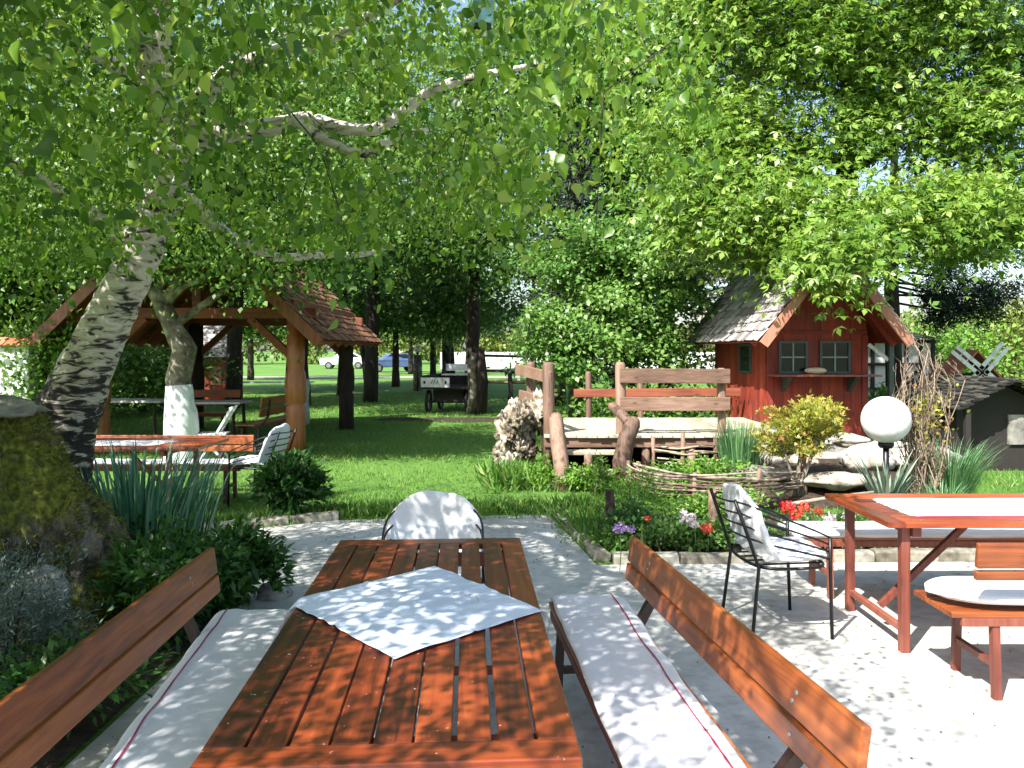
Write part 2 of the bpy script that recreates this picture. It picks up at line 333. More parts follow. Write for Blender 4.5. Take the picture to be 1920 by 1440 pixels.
mt['lawn'] = noisemat('lawn_turf', [(.3, (.045, .12, .016)), (.5, (.10, .205, .032)), (.75, (.16, .27, .055))], 30, bump=1, bdist=.03, detail=10, stops2=[(.3, (.62, .72, .6)), (.55, (1, 1, 1)), (.8, (1.1, 1.0, .85))], scale2=.35)
mt['gravel'] = noisemat('gravel', [(.3, (.18, .17, .13)), (.7, (.32, .31, .25))], 20, bump=.5)
mt['white'] = clothmat('white_cushion_cloth', (.76, .76, .78))
mt['blue'] = clothmat('white_table_cloth', (.70, .75, .86))
mt['stripe'] = clothmat('red_stripe_cloth', (.35, .03, .09))
mt['metal'] = plain('black_metal', (.012, .012, .014), .38, .3)
mt['darkleg'] = plain('dark_painted_leg', (.03, .015, .012), .5)
mt['kiosk'] = woodmat('red_painted_boards', (.13, .013, .007), (.24, .026, .011), (.34, .048, .018), 'Z', rough=.65, coat=0, scale=.7, bump=.5, tamt=.45)
nd_ = mt['kiosk'].node_tree.nodes; lk_ = mt['kiosk'].node_tree.links; pk_ = nd_['Principled BSDF']
src_ = pk_.inputs['Base Color'].links[0].from_socket; tc_ = nd_.new('ShaderNodeTexCoord'); nk_ = nd_.new('ShaderNodeTexNoise'); nk_.inputs['Scale'].default_value = 3.0; nk_.inputs['Detail'].default_value = 9
lk_.new(tc_.outputs['Object'], nk_.inputs['Vector']); rk_ = ramp(nd_, [(.42, (1, 1, 1)), (.56, (.78, .74, .72)), (.7, (.5, .46, .44))]); lk_.new(nk_.outputs['Fac'], rk_.inputs[0])
mk_ = nd_.new('ShaderNodeMix'); mk_.data_type = 'RGBA'; mk_.blend_type = 'MULTIPLY'; mk_.inputs[0].default_value = .8; lk_.new(src_, mk_.inputs[6]); lk_.new(rk_.outputs[0], mk_.inputs[7]); lk_.new(mk_.outputs[2], pk_.inputs['Base Color'])
mt['barge'] = woodmat('stained_bargeboard', (.16, .055, .03), (.27, .11, .065), (.38, .18, .11), 'Z', rough=.6, coat=0, scale=.6)
mt['shingle'] = noisemat('grey_shingle', [(.2, (.13, .115, .105)), (.5, (.32, .29, .28)), (.8, (.50, .47, .46))], 5, bump=.8, bdist=.01, tone=.55, stretch=(6, 6, 1.2))
mt['tile'] = noisemat('red_brown_shingle', [(.2, (.07, .03, .018)), (.5, (.21, .09, .05)), (.8, (.36, .19, .11))], 5, bump=.8, bdist=.01, tone=.6)
mt['darkshingle'] = noisemat('mossy_shaded_shingle', [(.2, (.007, .007, .006)), (.5, (.022, .022, .018)), (.85, (.08, .075, .06))], 5, bump=.8, bdist=.01, tone=.5)  # mossy shingle, darkened further so the shed's tree shade sits in the colour
mt['greenframe'] = plain('dark_green_paint', (.035, .06, .05), .5)
mt['muntin'] = plain('pale_blue_paint', (.22, .30, .30), .5)
mt['glass'] = plain('dark_window_glass', (.010, .014, .016), .12, spec=.35)
mt['globe'] = plain('opal_globe', (.80, .79, .77), .3)
mt['plaster'] = noisemat('white_plaster', [(.3, (.52, .53, .50)), (.7, (.72, .72, .69))], 3, bump=.3, bdist=.01)
mt['timber'] = plain('dark_timber', (.018, .014, .012), .8)  # dark wood, set near black so the shed also carries tree shade
mt['whitepaint'] = noisemat('flaking_white_paint', [(.3, (.45, .43, .42)), (.5, (.74, .73, .73)), (.8, (.8, .79, .79))], 12, bump=.3, bdist=.004)
mt['clay'] = noisemat('clay_tile', [(.3, (.28, .09, .04)), (.7, (.50, .2, .1))], 6, tone=.4)
mt['rubber'] = plain('tyre_rubber', (.012, .012, .012), .7)
mt['red'] = leafmat('red_petal', [(0, (.5, .012, .012)), (1, (.8, .04, .03))], trans=.25, rough=.6, tcol=1.1)
mt['coral'] = leafmat('coral_petal', [(0, (.55, .06, .03)), (1, (.8, .16, .10))], trans=.25, rough=.6, tcol=1.1)
mt['pinkwhite'] = leafmat('pale_pink_petal', [(0, (.6, .48, .5)), (1, (.8, .74, .74))], trans=.25, rough=.6, tcol=1.1)
mt['purple'] = leafmat('purple_petal', [(0, (.35, .18, .45)), (1, (.6, .42, .72))], trans=.25, rough=.6, tcol=1.1)
mt['stem'] = plain('green_stem', (.06, .13, .03), .6)
mt['bread'] = plain('cream_box', (.6, .5, .32), .6)
mt['carpaint'] = plain('blue_grey_car_paint', (.10, .15, .32), .25, .3, coat=.8)
mt['shirt'] = plain('dark_clothes', (.02, .022, .035), .8)
mt['skin'] = plain('skin', (.45, .25, .17), .5)
mt['hair'] = plain('dark_hair', (.02, .013, .01), .6)
mt['steel'] = plain('grey_metal', (.3, .3, .31), .35, .6)

def mossmat():
    m, nd, lk, p = M_('mossy_bark')
    tc = nd.new('ShaderNodeTexCoord'); ge = nd.new('ShaderNodeNewGeometry')
    mp = nd.new('ShaderNodeMapping'); mp.inputs['Scale'].default_value = (5, 5, 1.6); lk.new(tc.outputs['Object'], mp.inputs[0])
    n1 = nd.new('ShaderNodeTexNoise'); n1.inputs['Scale'].default_value = 1.8; n1.inputs['Detail'].default_value = 9; n1.inputs['Distortion'].default_value = .7; lk.new(mp.outputs[0], n1.inputs['Vector'])
    r1 = ramp(nd, [(.35, (.02, .015, .011)), (.5, (.08, .06, .042)), (.62, (.22, .18, .13)), (.75, (.42, .38, .32))]); lk.new(n1.outputs['Fac'], r1.inputs[0])
    n2 = nd.new('ShaderNodeTexNoise'); n2.inputs['Scale'].default_value = 26; n2.inputs['Detail'].default_value = 6; lk.new(tc.outputs['Object'], n2.inputs['Vector'])
    r2 = ramp(nd, [(.3, (.03, .04, .005)), (.5, (.12, .13, .015)), (.7, (.27, .27, .04))]); lk.new(n2.outputs['Fac'], r2.inputs[0])
    n3 = nd.new('ShaderNodeTexNoise'); n3.inputs['Scale'].default_value = 2.6; n3.inputs['Detail'].default_value = 4; lk.new(tc.outputs['Object'], n3.inputs['Vector'])
    r3 = ramp(nd, [(.40, (0, 0, 0)), (.50, (1, 1, 1))]); lk.new(n3.outputs['Fac'], r3.inputs[0])
    mx = nd.new('ShaderNodeMix'); mx.data_type = 'RGBA'; lk.new(r3.outputs[0], mx.inputs[0]); lk.new(r1.outputs[0], mx.inputs[6]); lk.new(r2.outputs[0], mx.inputs[7])
    lk.new(mx.outputs[2], p.inputs['Base Color']); p.inputs['Roughness'].default_value = .95
    bp = nd.new('ShaderNodeBump'); bp.inputs['Strength'].default_value = 1; bp.inputs['Distance'].default_value = .05; lk.new(n1.outputs['Fac'], bp.inputs['Height'])
    b2 = nd.new('ShaderNodeBump'); b2.inputs['Strength'].default_value = 1; b2.inputs['Distance'].default_value = .03; lk.new(n2.outputs['Fac'], b2.inputs['Height']); lk.new(bp.outputs[0], b2.inputs['Normal'])
    lk.new(b2.outputs[0], p.inputs['Normal'])
    return m
mt['moss'] = mossmat()

# ================================================================== SETTING: ground, patio, path
def sheet(name, pts, z, mat, thick=0):
    mb = MB(); n = len(pts)
    mb.add([(x, y, z) for x, y in pts], [tuple(range(n))], .5)
    o = mb.build(name, mat); tag(o, kind='structure'); return o
sheet('lawn', [(-400, -60), (400, -60), (400, 700), (-400, 700)], 0, mt['lawn'])
PATIO = [(-1.85, -3), (-1.8, 5.5), (-2.3, 6.1), (-3.3, 6.5), (-3.3, 7.25), (-2.6, 7.5), (-1.75, 7.95), (.385, 8.25), (.665, 6.3), (2.9, 6.38), (9, 6.5), (9, -3)]
PATIO = [(x, y) for x, y in PATIO][::-1] if False else PATIO
sheet('patio', [(9, -3), (9, 6.5), (2.9, 6.38), (.665, 6.3), (.385, 8.25), (-1.75, 7.95), (-2.6, 7.5), (-3.3, 7.25), (-3.3, 6.5), (-2.3, 6.1), (-1.8, 5.5), (-1.85, -3)], .006, mt['concrete'])
sheet('flower_bed', [(.78, 6.4), (9, 6.6), (9, 7.3), (5, 7.7), (3.4, 8.3), (1.9, 8.1), (1.1, 8.3), (.62, 7.6)], .010, mt['soil'])
sheet('side_bed', [(-6, -1), (-1.87, -1), (-1.83, 5.5), (-2.35, 6.15), (-3.4, 6.5), (-6, 6.8)], .010, mt['soil'])
sheet('gravel_path', [(-60, 48), (60, 48), (60, 51.5), (-60, 51.5)], .012, mt['gravel'])
sheet('earth_under_deck', [(.5, 10.2), (3.9, 10.2), (3.9, 13), (.5, 13)], .010, mt['soil'])
sheet('bare_earth', [(-3.4, 19.2), (-1.2, 18.7), (.2, 18.9), (.1, 19.9), (-1.5, 20.1), (-3.1, 20)], .008, mt['soil'])

# kerb stones, each its own stone
ORD = ['first', 'second', 'third', 'fourth', 'fifth', 'sixth', 'seventh', 'eighth', 'ninth', 'tenth', 'eleventh', 'twelfth']
def kerb(pts, lab, grp, w=.12, h=.085):
    cnt = 0
    pts = [Vector((*p, 0)) for p in pts]
    for a, b in zip(pts[:-1], pts[1:]):
        L = (b - a).length; n = max(1, round(L / .55)); d = (b - a).normalized(); ang = math.atan2(d.y, d.x)
        for i in range(n):
            c = a + d * (L * (i + .5) / n)
            mb = MB(); l = L / n - .012
            hh = h * random.uniform(.85, 1.12)
            def fn(p):  # worn edges
                return p + Vector([noise.noise(p * 9 + c * 3) * .012, noise.noise(p * 9 + c * 5) * .012, noise.noise(p * 7 + c) * .01])
            nx = 8
            vs = []; fs = []
            prof = [(-w / 2, -.02), (-w / 2, hh * .8), (-w / 2 + .02, hh), (w / 2 - .02, hh), (w / 2, hh * .8), (w / 2, -.02)]
            for k in range(nx + 1):
                x = -l / 2 + l * k / nx
                for (y, z) in prof: vs.append(fn(Vector((x, y, z))))
            m_ = len(prof)
            for k in range(nx):
                for j in range(m_):
                    j2 = (j + 1) % m_; fs.append((k * m_ + j, (k + 1) * m_ + j, (k + 1) * m_ + j2, k * m_ + j2))
            fs.append(tuple(range(m_))); fs.append(tuple(reversed([nx * m_ + j for j in range(m_)])))
            mb.add(vs, fs)
            o = mb.build('kerb_stone', mt['kerb'], loc=(c.x, c.y, 0)); o.rotation_euler = (0, 0, ang)
            tag(o, lab % ORD[cnt], 'kerb stone', grp); cnt += 1
kerb([(-3.35, 7.33), (-2.62, 7.58), (-1.75, 8.02)], '%s kerb stone from the left between lawn and the far left patio', 'kerb stones left of the patio')
kerb([(.46, 8.27), (.735, 6.42)], '%s kerb stone, counted from the far end, beside the lawn', 'kerb stones beside the lawn')
kerb([(.80, 6.36), (2.9, 6.45), (6.5, 6.53)], '%s kerb stone from the left along the front of the flower bed', 'kerb stones along the flower bed')

# grass blades
def grass_field():
    n = 150000
    Y = 7.0 + (RNG.random(n) ** 1.7) * 22
    X = (RNG.random(n) * 2 - 1) * (Y * .68 + .5)
    # keep off patio / beds
    ok = np.ones(n, bool)
    ok &= ~((Y < 8.0 + X * .12) & (X > -1.9) & (X < .42))
    ok &= ~((X <= -1.7) & (X > -3.3) & (Y < 7.5 + (X + 2.6) * .5))
    ok &= ~((X > .42) & (X < 5) & (Y < 8.2) & (X > .5 + (8.2 - Y) * .14)); ok &= ~((X >= 5) & (Y < 7.5)); ok &= ~((X > 2.4) & (X < 5.2) & (Y > 8.5) & (Y < 12))
    ok &= ~((X < -3.2) & (Y < 6.9))
    ok &= ~((X > .45) & (X < 5.2) & (Y > 10.2) & (Y < 14))
    ok &= ~((X > -3.2) & (X < .1) & (Y > 18.9) & (Y < 20))
    X = X[ok]; Y = Y[ok]; n = len(X)
    C = np.stack([X, Y, np.zeros(n)], 1)
    A = np.stack([RNG.normal(0, .45, n), RNG.normal(0, .45, n), np.ones(n)], 1)
    S = RNG.uniform(.026, .058, n) * (1 + np.clip((Y - 9) / 14, 0, 1) * .6)
    pat = np.array([noise.fractal(Vector((a * .9, b * .9, 0)), 1, 2, 3) for a, b in zip(X, Y)]); T = np.clip(.48 + .2 * RNG.normal(size=n) + .38 * pat, 0, 1); S *= np.clip(1 + pat * .7, .5, 1.6)
    tp, fc = SHAPES['blade']
    o = leaves('grass', C, A, rnd(n), S, T, mt['grass'], shape='blade2')
    tag(o, 'short sunlit green grass covering the lawn', 'grass', kind='stuff')
tp = SHAPES['blade'][0].copy(); tp[:, 1] *= 1.6
SHAPES['blade2'] = (tp, [(0, 1, 2, 3)])
grass_field()
# ragged longer grass along patio and bed edges
def edge_grass(poly, n, lab, w=.14, hmin=.06, hmax=.16, cat='grass', mat='grass'):
    pts = [Vector((*p, 0)) for p in poly]; seg = list(zip(pts[:-1], pts[1:])); L = np.array([(b - a).length for a, b in seg]); pr = L / L.sum()
    idx = RNG.choice(len(seg), n, p=pr); t = RNG.random(n)
    A0 = np.array([tuple(s[0]) for s in seg])[idx]; B0 = np.array([tuple(s[1]) for s in seg])[idx]
    C = A0 + (B0 - A0) * t[:, None]; C[:, :2] += RNG.normal(0, w, (n, 2)); C[:, 2] = 0
    A = np.stack([RNG.normal(0, .5, n), RNG.normal(0, .5, n), np.ones(n)], 1)
    o = leaves('tall_grass', C, A, rnd(n), RNG.uniform(hmin, hmax, n), RNG.random(n), mt[mat], shape='blade')
    tag(o, lab, cat, kind='stuff')
edge_grass([(-3.3, 7.55), (-2.6, 7.8), (-1.75, 8.25), (.35, 8.5)], 6000, 'longer ragged grass along the far edge of the patio', .10)
edge_grass([(.62, 8.3), (.95, 6.7)], 2600, 'long grass tuft beside the kerb at the flower bed', .12, .08, .26)
edge_grass([(.25, 9.9), (.95, 10.0), (1.6, 9.6)], 2500, 'long bright grass around the foot of the wooden steps', .16, .08, .26)
edge_grass([(.1, 9.9), (.0, 10.3)], 1300, 'tall bright grass tuft left of the bleached root stump', .16, .12, .34)

def litter(name, label, xr, yr, n, s0, s1, mat, z=.012, cat='litter'):
    C = np.stack([RNG.uniform(*xr, n), RNG.uniform(*yr, n), np.full(n, z)], 1); A = rnd(n) * np.array([1, 1, .12]); N = rnd(n) * .3 + np.array([0, 0, 1])
    o = leaves(name, C, A, N, RNG.uniform(s0, s1, n), RNG.random(n), mat, None, 'leaf'); tag(o, label, cat, kind='stuff')
litmat = leafmat('dry_leaf_litter', [(0, (.06, .035, .015)), (.5, (.20, .13, .05)), (.8, (.30, .24, .09)), (1, (.12, .2, .03))], trans=.1, rough=.8)
litter('fallen_leaves', 'small dry leaves and catkin scraps scattered over the patio', (-1.8, 6.5), (1.5, 6.3), 1500, .006, .022, litmat)
litter('fallen_petals', 'small dry leaves gathered at the far end of the patio', (-1.7, .5), (6.2, 8.1), 600, .008, .024, litmat)
# ================================================================== FURNITURE
def make_table(label, L=2.2, W=.9, Ht=.75, loc=(0, 0, 0), rz=0, gaps=None, brace=True, nslat=9, group=None, topmat='table', legm='legwood', inset=.12):
    """local: length along Y"""
    t = thing('garden_table', label, 'table', loc, rz, group)
    mb = MB(); th = .032; eb = .097; pitch = W / nslat
    for i in range(nslat):
        gl = .008 if not gaps else gaps[i]; gr = .008 if not gaps else gaps[i + 1]
        x0 = -W / 2 + i * pitch + (gl / 2 if i else 0); x1 = -W / 2 + (i + 1) * pitch - (gr / 2 if i < nslat - 1 else 0)
        mb.box(((x0 + x1) / 2, 0, Ht - th / 2 - .0005 * (i % 3)), (x1 - x0, L - 2 * eb - .004, th))
    tp_ = mb.build('tabletop', mt[topmat], t, bevel=.004)
    for s in (-1, 1):
        e = MB(); e.box((0, s * (L / 2 - eb / 2), Ht - th / 2), (W, eb, th)); e.build('end_board', mt['tablex'], tp_, bevel=.004)
        a = MB(); a.box((0, s * (L / 2 - inset - .05), Ht - th - .03), (W - .08, .05, .058)); a.build('apron', mt['legwood'], t, bevel=.003)
    for sx in (-1, 1):
        for sy in (-1, 1):
            l = MB(); l.box((sx * (W / 2 - .09), sy * (L / 2 - inset), (Ht - th) / 2 - .002), (.05, .05, Ht - th)); l.build('leg', mt[legm], t, bevel=.004)
    for sy in (-1, 1):
        c = MB(); c.box((0, sy * (L / 2 - inset), .13), (W - .24, .035, .035)); c.build('stretcher', mt[legm], t, bevel=.003)
    if brace:
        for sy in (-1, 1):
            c = MB(); c.bar((0, sy * (L / 2 - inset - .03), .15), (0, sy * (L / 2 - inset - .62), Ht - th - .01), .035, .035); c.build('brace', mt[legm], t)
    return t
gp = [0, .007, .008, .006, .008, .006, .014, .018, .008, 0]
mid = Vector((-.347, 2.932, 0)); ang = math.atan2(.057, 1)
main_table = make_table('large slatted reddish brown table in the foreground with a blue-white cloth on it', 2.19, .90, .75, mid, ang, gaps=gp)

def cushion(name, label, a0, a1, b0, b1, z, mat, th=.035, stripe=None, wav=.012, cat='cushion', group=None, droop=None, sides=0.0):
    """a0,a1 = one long edge (near, far); b0,b1 = other edge. xy tuples."""
    c = (Vector((*a0, 0)) + Vector((*b1, 0))) / 2; c.z = z - th
    t = thing(name, label, cat, c, 0, group)
    A0, A1, B0, B1 = [Vector((*p, z)) - c for p in (a0, a1, b0, b1)]
    def P(u, v, dz=0):
        p = A0.lerp(A1, v).lerp(B0.lerp(B1, v), u)
        e = min(u, 1 - u, .5) ; ev = min(v, 1 - v)
        z_ = -.016 * math.exp(-e * 18) - .014 * math.exp(-ev * 60)
        z_ += wav * .5 * noise.noise(Vector((u * 2.2, v * 5 + c.x * 3, c.y))) + wav * .35 * noise.noise(Vector((u * 8, v * 17, c.x)))
        wob = .010 * noise.noise(Vector((u * 1.5, v * 9, 4 + c.x)))
        if droop is not None:
            k = max(0, (droop - u) / droop); z_ -= sides * k * k
        return p + Vector((wob, 0, z_ + dz))
    mb = MB(); mb.grid(lambda u, v: P(u, v), 22, 70)
    o = mb.build('cover', mat, t, solid=th, bevel=.0)
    if (B0 - A0).cross(A1 - A0).z < 0: o.modifiers['solid'].offset = 1
    if stripe is not None:
        s = MB(); s.grid(lambda u, v: P(stripe + (u - .5) * .022, v, .005), 2, 140, smooth=True); s.build('stripe', mt['stripe'], t)
    return t
# tablecloth on main table, with soft folds
def tablecloth():
    c4 = [g(815, 1062, .754), g(1017, 1146, .754), g(740, 1237, .754), g(538, 1130, .754)]
    c = sum(c4, Vector()) / 4; c.z = .752
    t = thing('tablecloth', 'blue-white square cloth laid diagonally on the slatted foreground table', 'tablecloth', c)
    def P(u, v):
        p = c4[0].lerp(c4[1], u).lerp(c4[3].lerp(c4[2], u), v) - c
        z_ = .003 + .010 * abs(noise.noise(Vector((u * 3, v * 3, 1)))) + .006 * abs(noise.noise(Vector((u * 9, v * 2, 5)))) + .005 * math.exp(-((u - .5) / .012) ** 2) + .005 * math.exp(-((v - .5) / .012) ** 2)
        xw = p.x + c.x; yy = p.y + c.y
        left = -.80 - .057 * (yy - 3)
        if xw < left: z_ -= (left - xw) * .9
        e = .006 * noise.noise(Vector((u * 7, v * 7, 9)))
        return Vector((p.x + e, p.y + e, z_))
    mb = MB(); mb.grid(P, 90, 90); mb.build('cloth', mt['blue'], t, solid=.0015)
    # printed grey motif near the far right side, faint
    s = MB()
    for k in range(9):
        a = k / 9 * 6.283; q = P(.60 + .09 * math.cos(a), .22 + .07 * math.sin(a)); q2 = P(.60 + .09 * math.cos(a + .45), .22 + .07 * math.sin(a + .45))
        s.bar(q + V(0, 0, .002), q2 + V(0, 0, .002), .004, .001)
    s.build('embroidery', plain('grey_thread', (.5, .5, .52), .8), t)
tablecloth()

def make_bench(label, seatA, seatB, backA, backB, zs=.43, zb=(.54, .62, .63, .755), sw=.36, group=None, metal=True, lean=0.03, side=1):
    """seatA/B: near and far centre of the seat; backA/B near and far of the backrest (xy)"""
    c = Vector((*[(seatA[i] + seatB[i]) / 2 for i in (0, 1)], 0))
    d = Vector((seatB[0] - seatA[0], seatB[1] - seatA[1], 0)); L = d.length; rz = math.atan2(-d.x, d.y)
    t = thing('garden_bench', label, 'bench', c, rz, group)
    inv = rotz(-rz)
    bA = inv @ (Vector((*backA, 0)) - c); bB = inv @ (Vector((*backB, 0)) - c)
    lm = mt['darkleg'] if metal else mt['legwood']
    mb = MB()
    for k in range(3):
        wv = sw / 3 - .006; mb.box((-sw / 2 + sw / 3 * (k + .5), 0, zs - .015), (wv, L, .028))
    mb.build('seat', mt['bench'], t, bevel=.004)
    b = MB(); ln = (bB - bA)
    def board(z0, z1):
        off = Vector((side * lean * ((z0 + z1) / 2 - zb[0]) / .2, 0, 0)); m = (bA + bB) / 2 + off; m.z = (z0 + z1) / 2
        yaw = math.atan2(-ln.x, ln.y); Mx = Matrix.Rotation(yaw, 3, 'Z') @ Matrix.Rotation(side * lean * 5 * .9, 3, 'Y')
        b.box(m, (.03, ln.length, z1 - z0), Mx)
    board(zb[0], zb[1]); board(zb[2], zb[3])
    b.build('backrest', mt['bench'], t, bevel=.007, seg=3)
    for f in (.16, .84):
        p = bA.lerp(bB, f); off = side * .028
        sp = MB(); y = p.y
        sp.bar((side * (sw / 2 - .03), y, zs - .05), (p.x + off, y, zb[0]), .04, .04); sp.bar((p.x + off, y, zb[0] - .01), (p.x + off + side * lean, y, zb[3] - .03), .045, .028, up=(1, 0, 0))
        sp.build('back_support', lm, t)
        for zz in ((zb[0] + zb[1]) / 2, (zb[2] + zb[3]) / 2 + .012, (zb[2] + zb[3]) / 2 - .018):
            if zb[3] - zb[0] < .1: break
            lx = p.x + side * lean * (zz - zb[0]) / .2 - side * .0145
            bo = MB(); bo.tube([(lx, p.y + (zz * 37 % 1 - .5) * .02, zz), (lx - side * .004, p.y + (zz * 37 % 1 - .5) * .02, zz)], [.0085, .007], 10, smooth=False); bo.build('bolt', mt['steel'], t)
    for s in (-1, 1):
        y = s * (L / 2 - .22)
        for sx in (-1, 1):
            l = MB(); l.bar((sx * (sw / 2 - .03), y, zs - .03), (sx * (sw / 2 - .01), y, 0), .038, .038, up=(0, 1, 0)); l.build('leg', lm, t, bevel=.003)
        c2 = MB(); c2.bar((-(sw / 2 - .04), y, .17), (sw / 2 - .04, y, .17), .03, .03); c2.build('stretcher', lm, t)
    e = MB()
    for sx in (-1, 1): e.box((sx * (sw / 2 - .012), 0, zs - .05), (.022, L - .1, .04))
    e.build('seat_rail', mt['legwood'], t, bevel=.003)
    return t
# right foreground bench
make_bench('bench right of the foreground table with two varnished back boards and a white striped cushion', (.585, 2.05), (.372, 4.06), (.86, 2.0), (.585, 4.06), sw=.38)
cushion('bench_cushion', 'long white cushion with a red stripe on the bench right of the foreground table', (.735, 2.02), (.555, 4.06), (.36, 2.02), (.19, 4.07), .47, mt['white'], stripe=.17, th=.03)
# left foreground bench
make_bench('bench left of the foreground table, its two back boards seen from the seat side', (-1.02, 1.95), (-1.25, 3.84), (-1.325, 1.7), (-1.41, 3.84), sw=.36, side=-1)
cushion('bench_cushion', 'long white cushion with a dark red stripe on the bench left of the foreground table', (-1.20, 1.95), (-1.43, 3.84), (-.85, 1.95), (-1.06, 3.84), .47, mt['white'], stripe=.20, th=.03, droop=.2, sides=.03)

# tub chairs
def chair_proto(label):
    t = thing('metal_chair', label, 'chair')
    # local: front +Y
    rw, rd = .27, .26
    def U(s, yb=-rd, yf=.22, w=rw):   # s in -1..1 : arm front -> back -> arm front
        a = abs(s); sg = 1 if s > 0 else -1
        if a > .45:
            k = (a - .45) / .55; return sg * w, (-.06) + (yf + .06) * k
        th_ = a / .45 * math.pi / 2; return sg * w * math.sin(th_), -.06 - (-.06 - yb) * math.cos(th_)
    for k in range(4):
        b = MB(); pts = []
        for i in range(33):
            s = -1 + 2 * i / 32; lean = .035 * k
            x, y = U(s, yb=-rd + .0 - .10 + .03 * k)
            zf = .60 - .042 * k; zbk = .80 - .068 * k; f = max(0, min(1, (.22 - y) / .50)); z = zf + (zbk - zf) * (f ** .9)
            pts.append((x, y, z))
        b.tube(pts, .0065, 6); b.build('back_bar', mt['metal'], t)
    for sx in (-1, 1):
        l = MB(); l.tube([(sx * .27, .22, .60), (sx * .27, .22, .44), (sx * .265, .235, 0)], .011, 8); l.build('leg', mt['metal'], t)
        l = MB(); l.tube([(sx * .19, -.33, .82), (sx * .20, -.25, .60), (sx * .21, -.19, .42), (sx * .23, -.24, 0)], .011, 8); l.build('leg', mt['metal'], t)
    sf = MB(); pts = []
    for i in range(37):
        a = 2 * math.pi * i / 36; ca, sa = math.cos(a), math.sin(a)
        pts.append((.265 * math.copysign(abs(ca) ** .6, ca), .02 + .225 * math.copysign(abs(sa) ** .6, sa), .425))
    sf.tube(pts, .010, 6)
    for x in (-.15, -.05, .05, .15): sf.tube([(x, -.2, .425), (x, .235, .425)], .006, 6)
    sf.build('seat_frame', mt['metal'], t)
    return t
def chair_cushion(label, loc, rz, red=True, sc_=1.0):
    t = thing('chair_cushion', label, 'cushion', loc, rz)
    def P(u, v, dz=0):
        x = (u - .5) * 2
        if v < .46:
            k = v / .46; y = .25 - .43 * k; z = .475; hw = .235 + .01 * math.sin(k * 3)
            hw *= 1 - .10 * max(0, (.12 - k) / .12) ** 2
            dzz = -.018 * abs(x) ** 4; p = Vector((x * hw, y - .03 * x * x * (1 - k), z + dzz))
        else:
            k = (v - .46) / .54; y = -.18 - .115 * k - .02 * math.sin(k * math.pi); z = .475 + .405 * k * (1 if k > .12 else .9)
            hw = .278 * (1 - .10 * k ** 6)
            ztop = -.115 * abs(x) ** 3.2 * k ** 2
            p = Vector((x * hw, y + .07 * x * x, z + ztop))
        n = noise.noise(Vector((u * 4, v * 6, 2))) * .012
        return p + Vector((0, n + (dz if v > .46 else 0), n + (dz if v <= .46 else 0)))
    mb = MB(); mb.grid(P, 24, 44); o = mb.build('padding', mt['white'], t, solid=.035)
    sb = o.modifiers.new('sub', 'SUBSURF'); sb.levels = 1; sb.render_levels = 1
    if red:
        s = MB()
        for x in (.12, .88): s.grid(lambda u, v, x=x: P(x + (u - .5) * .02, v, .003), 1, 44)
        s.build('stripe', mt['stripe'], t)
    return t
ch0 = chair_proto('black metal chair at the far end of the foreground table, its back to the lawn')
ch0.location = (-.43, 4.36, 0); ch0.rotation_euler = (0, 0, math.pi + .06)
# the far chair faces the camera: front is -Y, so rotate by pi
chair_cushion('white chair cushion rising above the far end of the foreground table', (-.43, 4.36, 0), math.pi + .06, red=False)
ch1 = copy_tree(ch0); ch1['label'] = 'black metal chair on the patio left of the right-hand table, side bars towards us'
ch1.location = (1.61, 4.92, 0); ch1.rotation_euler = (0, 0, R(-83))
chair_cushion('white cushion with a thin red line in the black chair beside the right-hand table', (1.61, 4.92, 0), R(-83))
ch2 = copy_tree(ch0); ch2['label'] = 'black metal chair on the lawn at the right end of the lawn table'
p = g(458, 915); ch2.location = (-2.78, 8.85, 0); ch2.rotation_euler = (0, 0, R(78))
chair_cushion('white cushion in the black chair that stands on the lawn before the gazebo', (-2.78, 8.85, 0), R(78))
for o in (ch0, ch1, ch2): o['group'] = 'black metal barrel chairs'

# second table set (right)
t2 = make_table('reddish table at the right edge with a white runner and diagonal braces', 2.4, .90, .75, (2.07 + 1.2, 4.85, 0), R(90), topmat='table', legm='legwood', inset=.13)
cushion('table_runner', 'white runner with a pink edge lying on the right-hand table', (2.26, 4.53), (4.5, 4.53), (2.26, 5.16), (4.5, 5.16), .757, mt['white'], th=.004, wav=.004, stripe=.04, cat='tablecloth')
make_bench('bench behind the right-hand table with its back to the flower bed', (4.3, 5.62), (1.95, 5.62), (4.3, 5.9), (2.0, 5.9), sw=.36, zb=(.3, .31, .32, .33), metal=False, side=1)
cushion('bench_cushion', 'white cushion on the bench between the right-hand table and the flower bed', (1.92, 5.80), (4.3, 5.80), (1.92, 5.42), (4.3, 5.42), .47, mt['white'], th=.035)
make_bench('wooden bench at the right edge facing the right-hand table, back boards towards us', (2.13, 4.06), (4.3, 4.06), (2.19, 3.79), (4.3, 3.79), sw=.38, zb=(.61, .655, .67, .79), metal=False, side=1)
def seatpad():
    # round-ended pad on the near right bench
    c = Vector((2.13, 4.06, .44)); t = thing('bench_cushion', 'white round-ended pad on the bench nearest the right edge', 'cushion', c)
    def P(u, v):
        x = v * 2.0; hw = .20 * min(1, math.sqrt(max(0.0, min(1, x / .30 * (2 - min(x / .30, 1)))))) if x < .3 else .20
        y = (u - .5) * 2 * hw; return Vector((x, y, .045 - .02 * abs((u - .5) * 2) ** 4 + .006 * noise.noise(Vector((x * 4, y * 8, 0)))))
    mb = MB(); mb.grid(P, 14, 60); mb.build('cover', mt['white'], t, solid=.03)
seatpad()

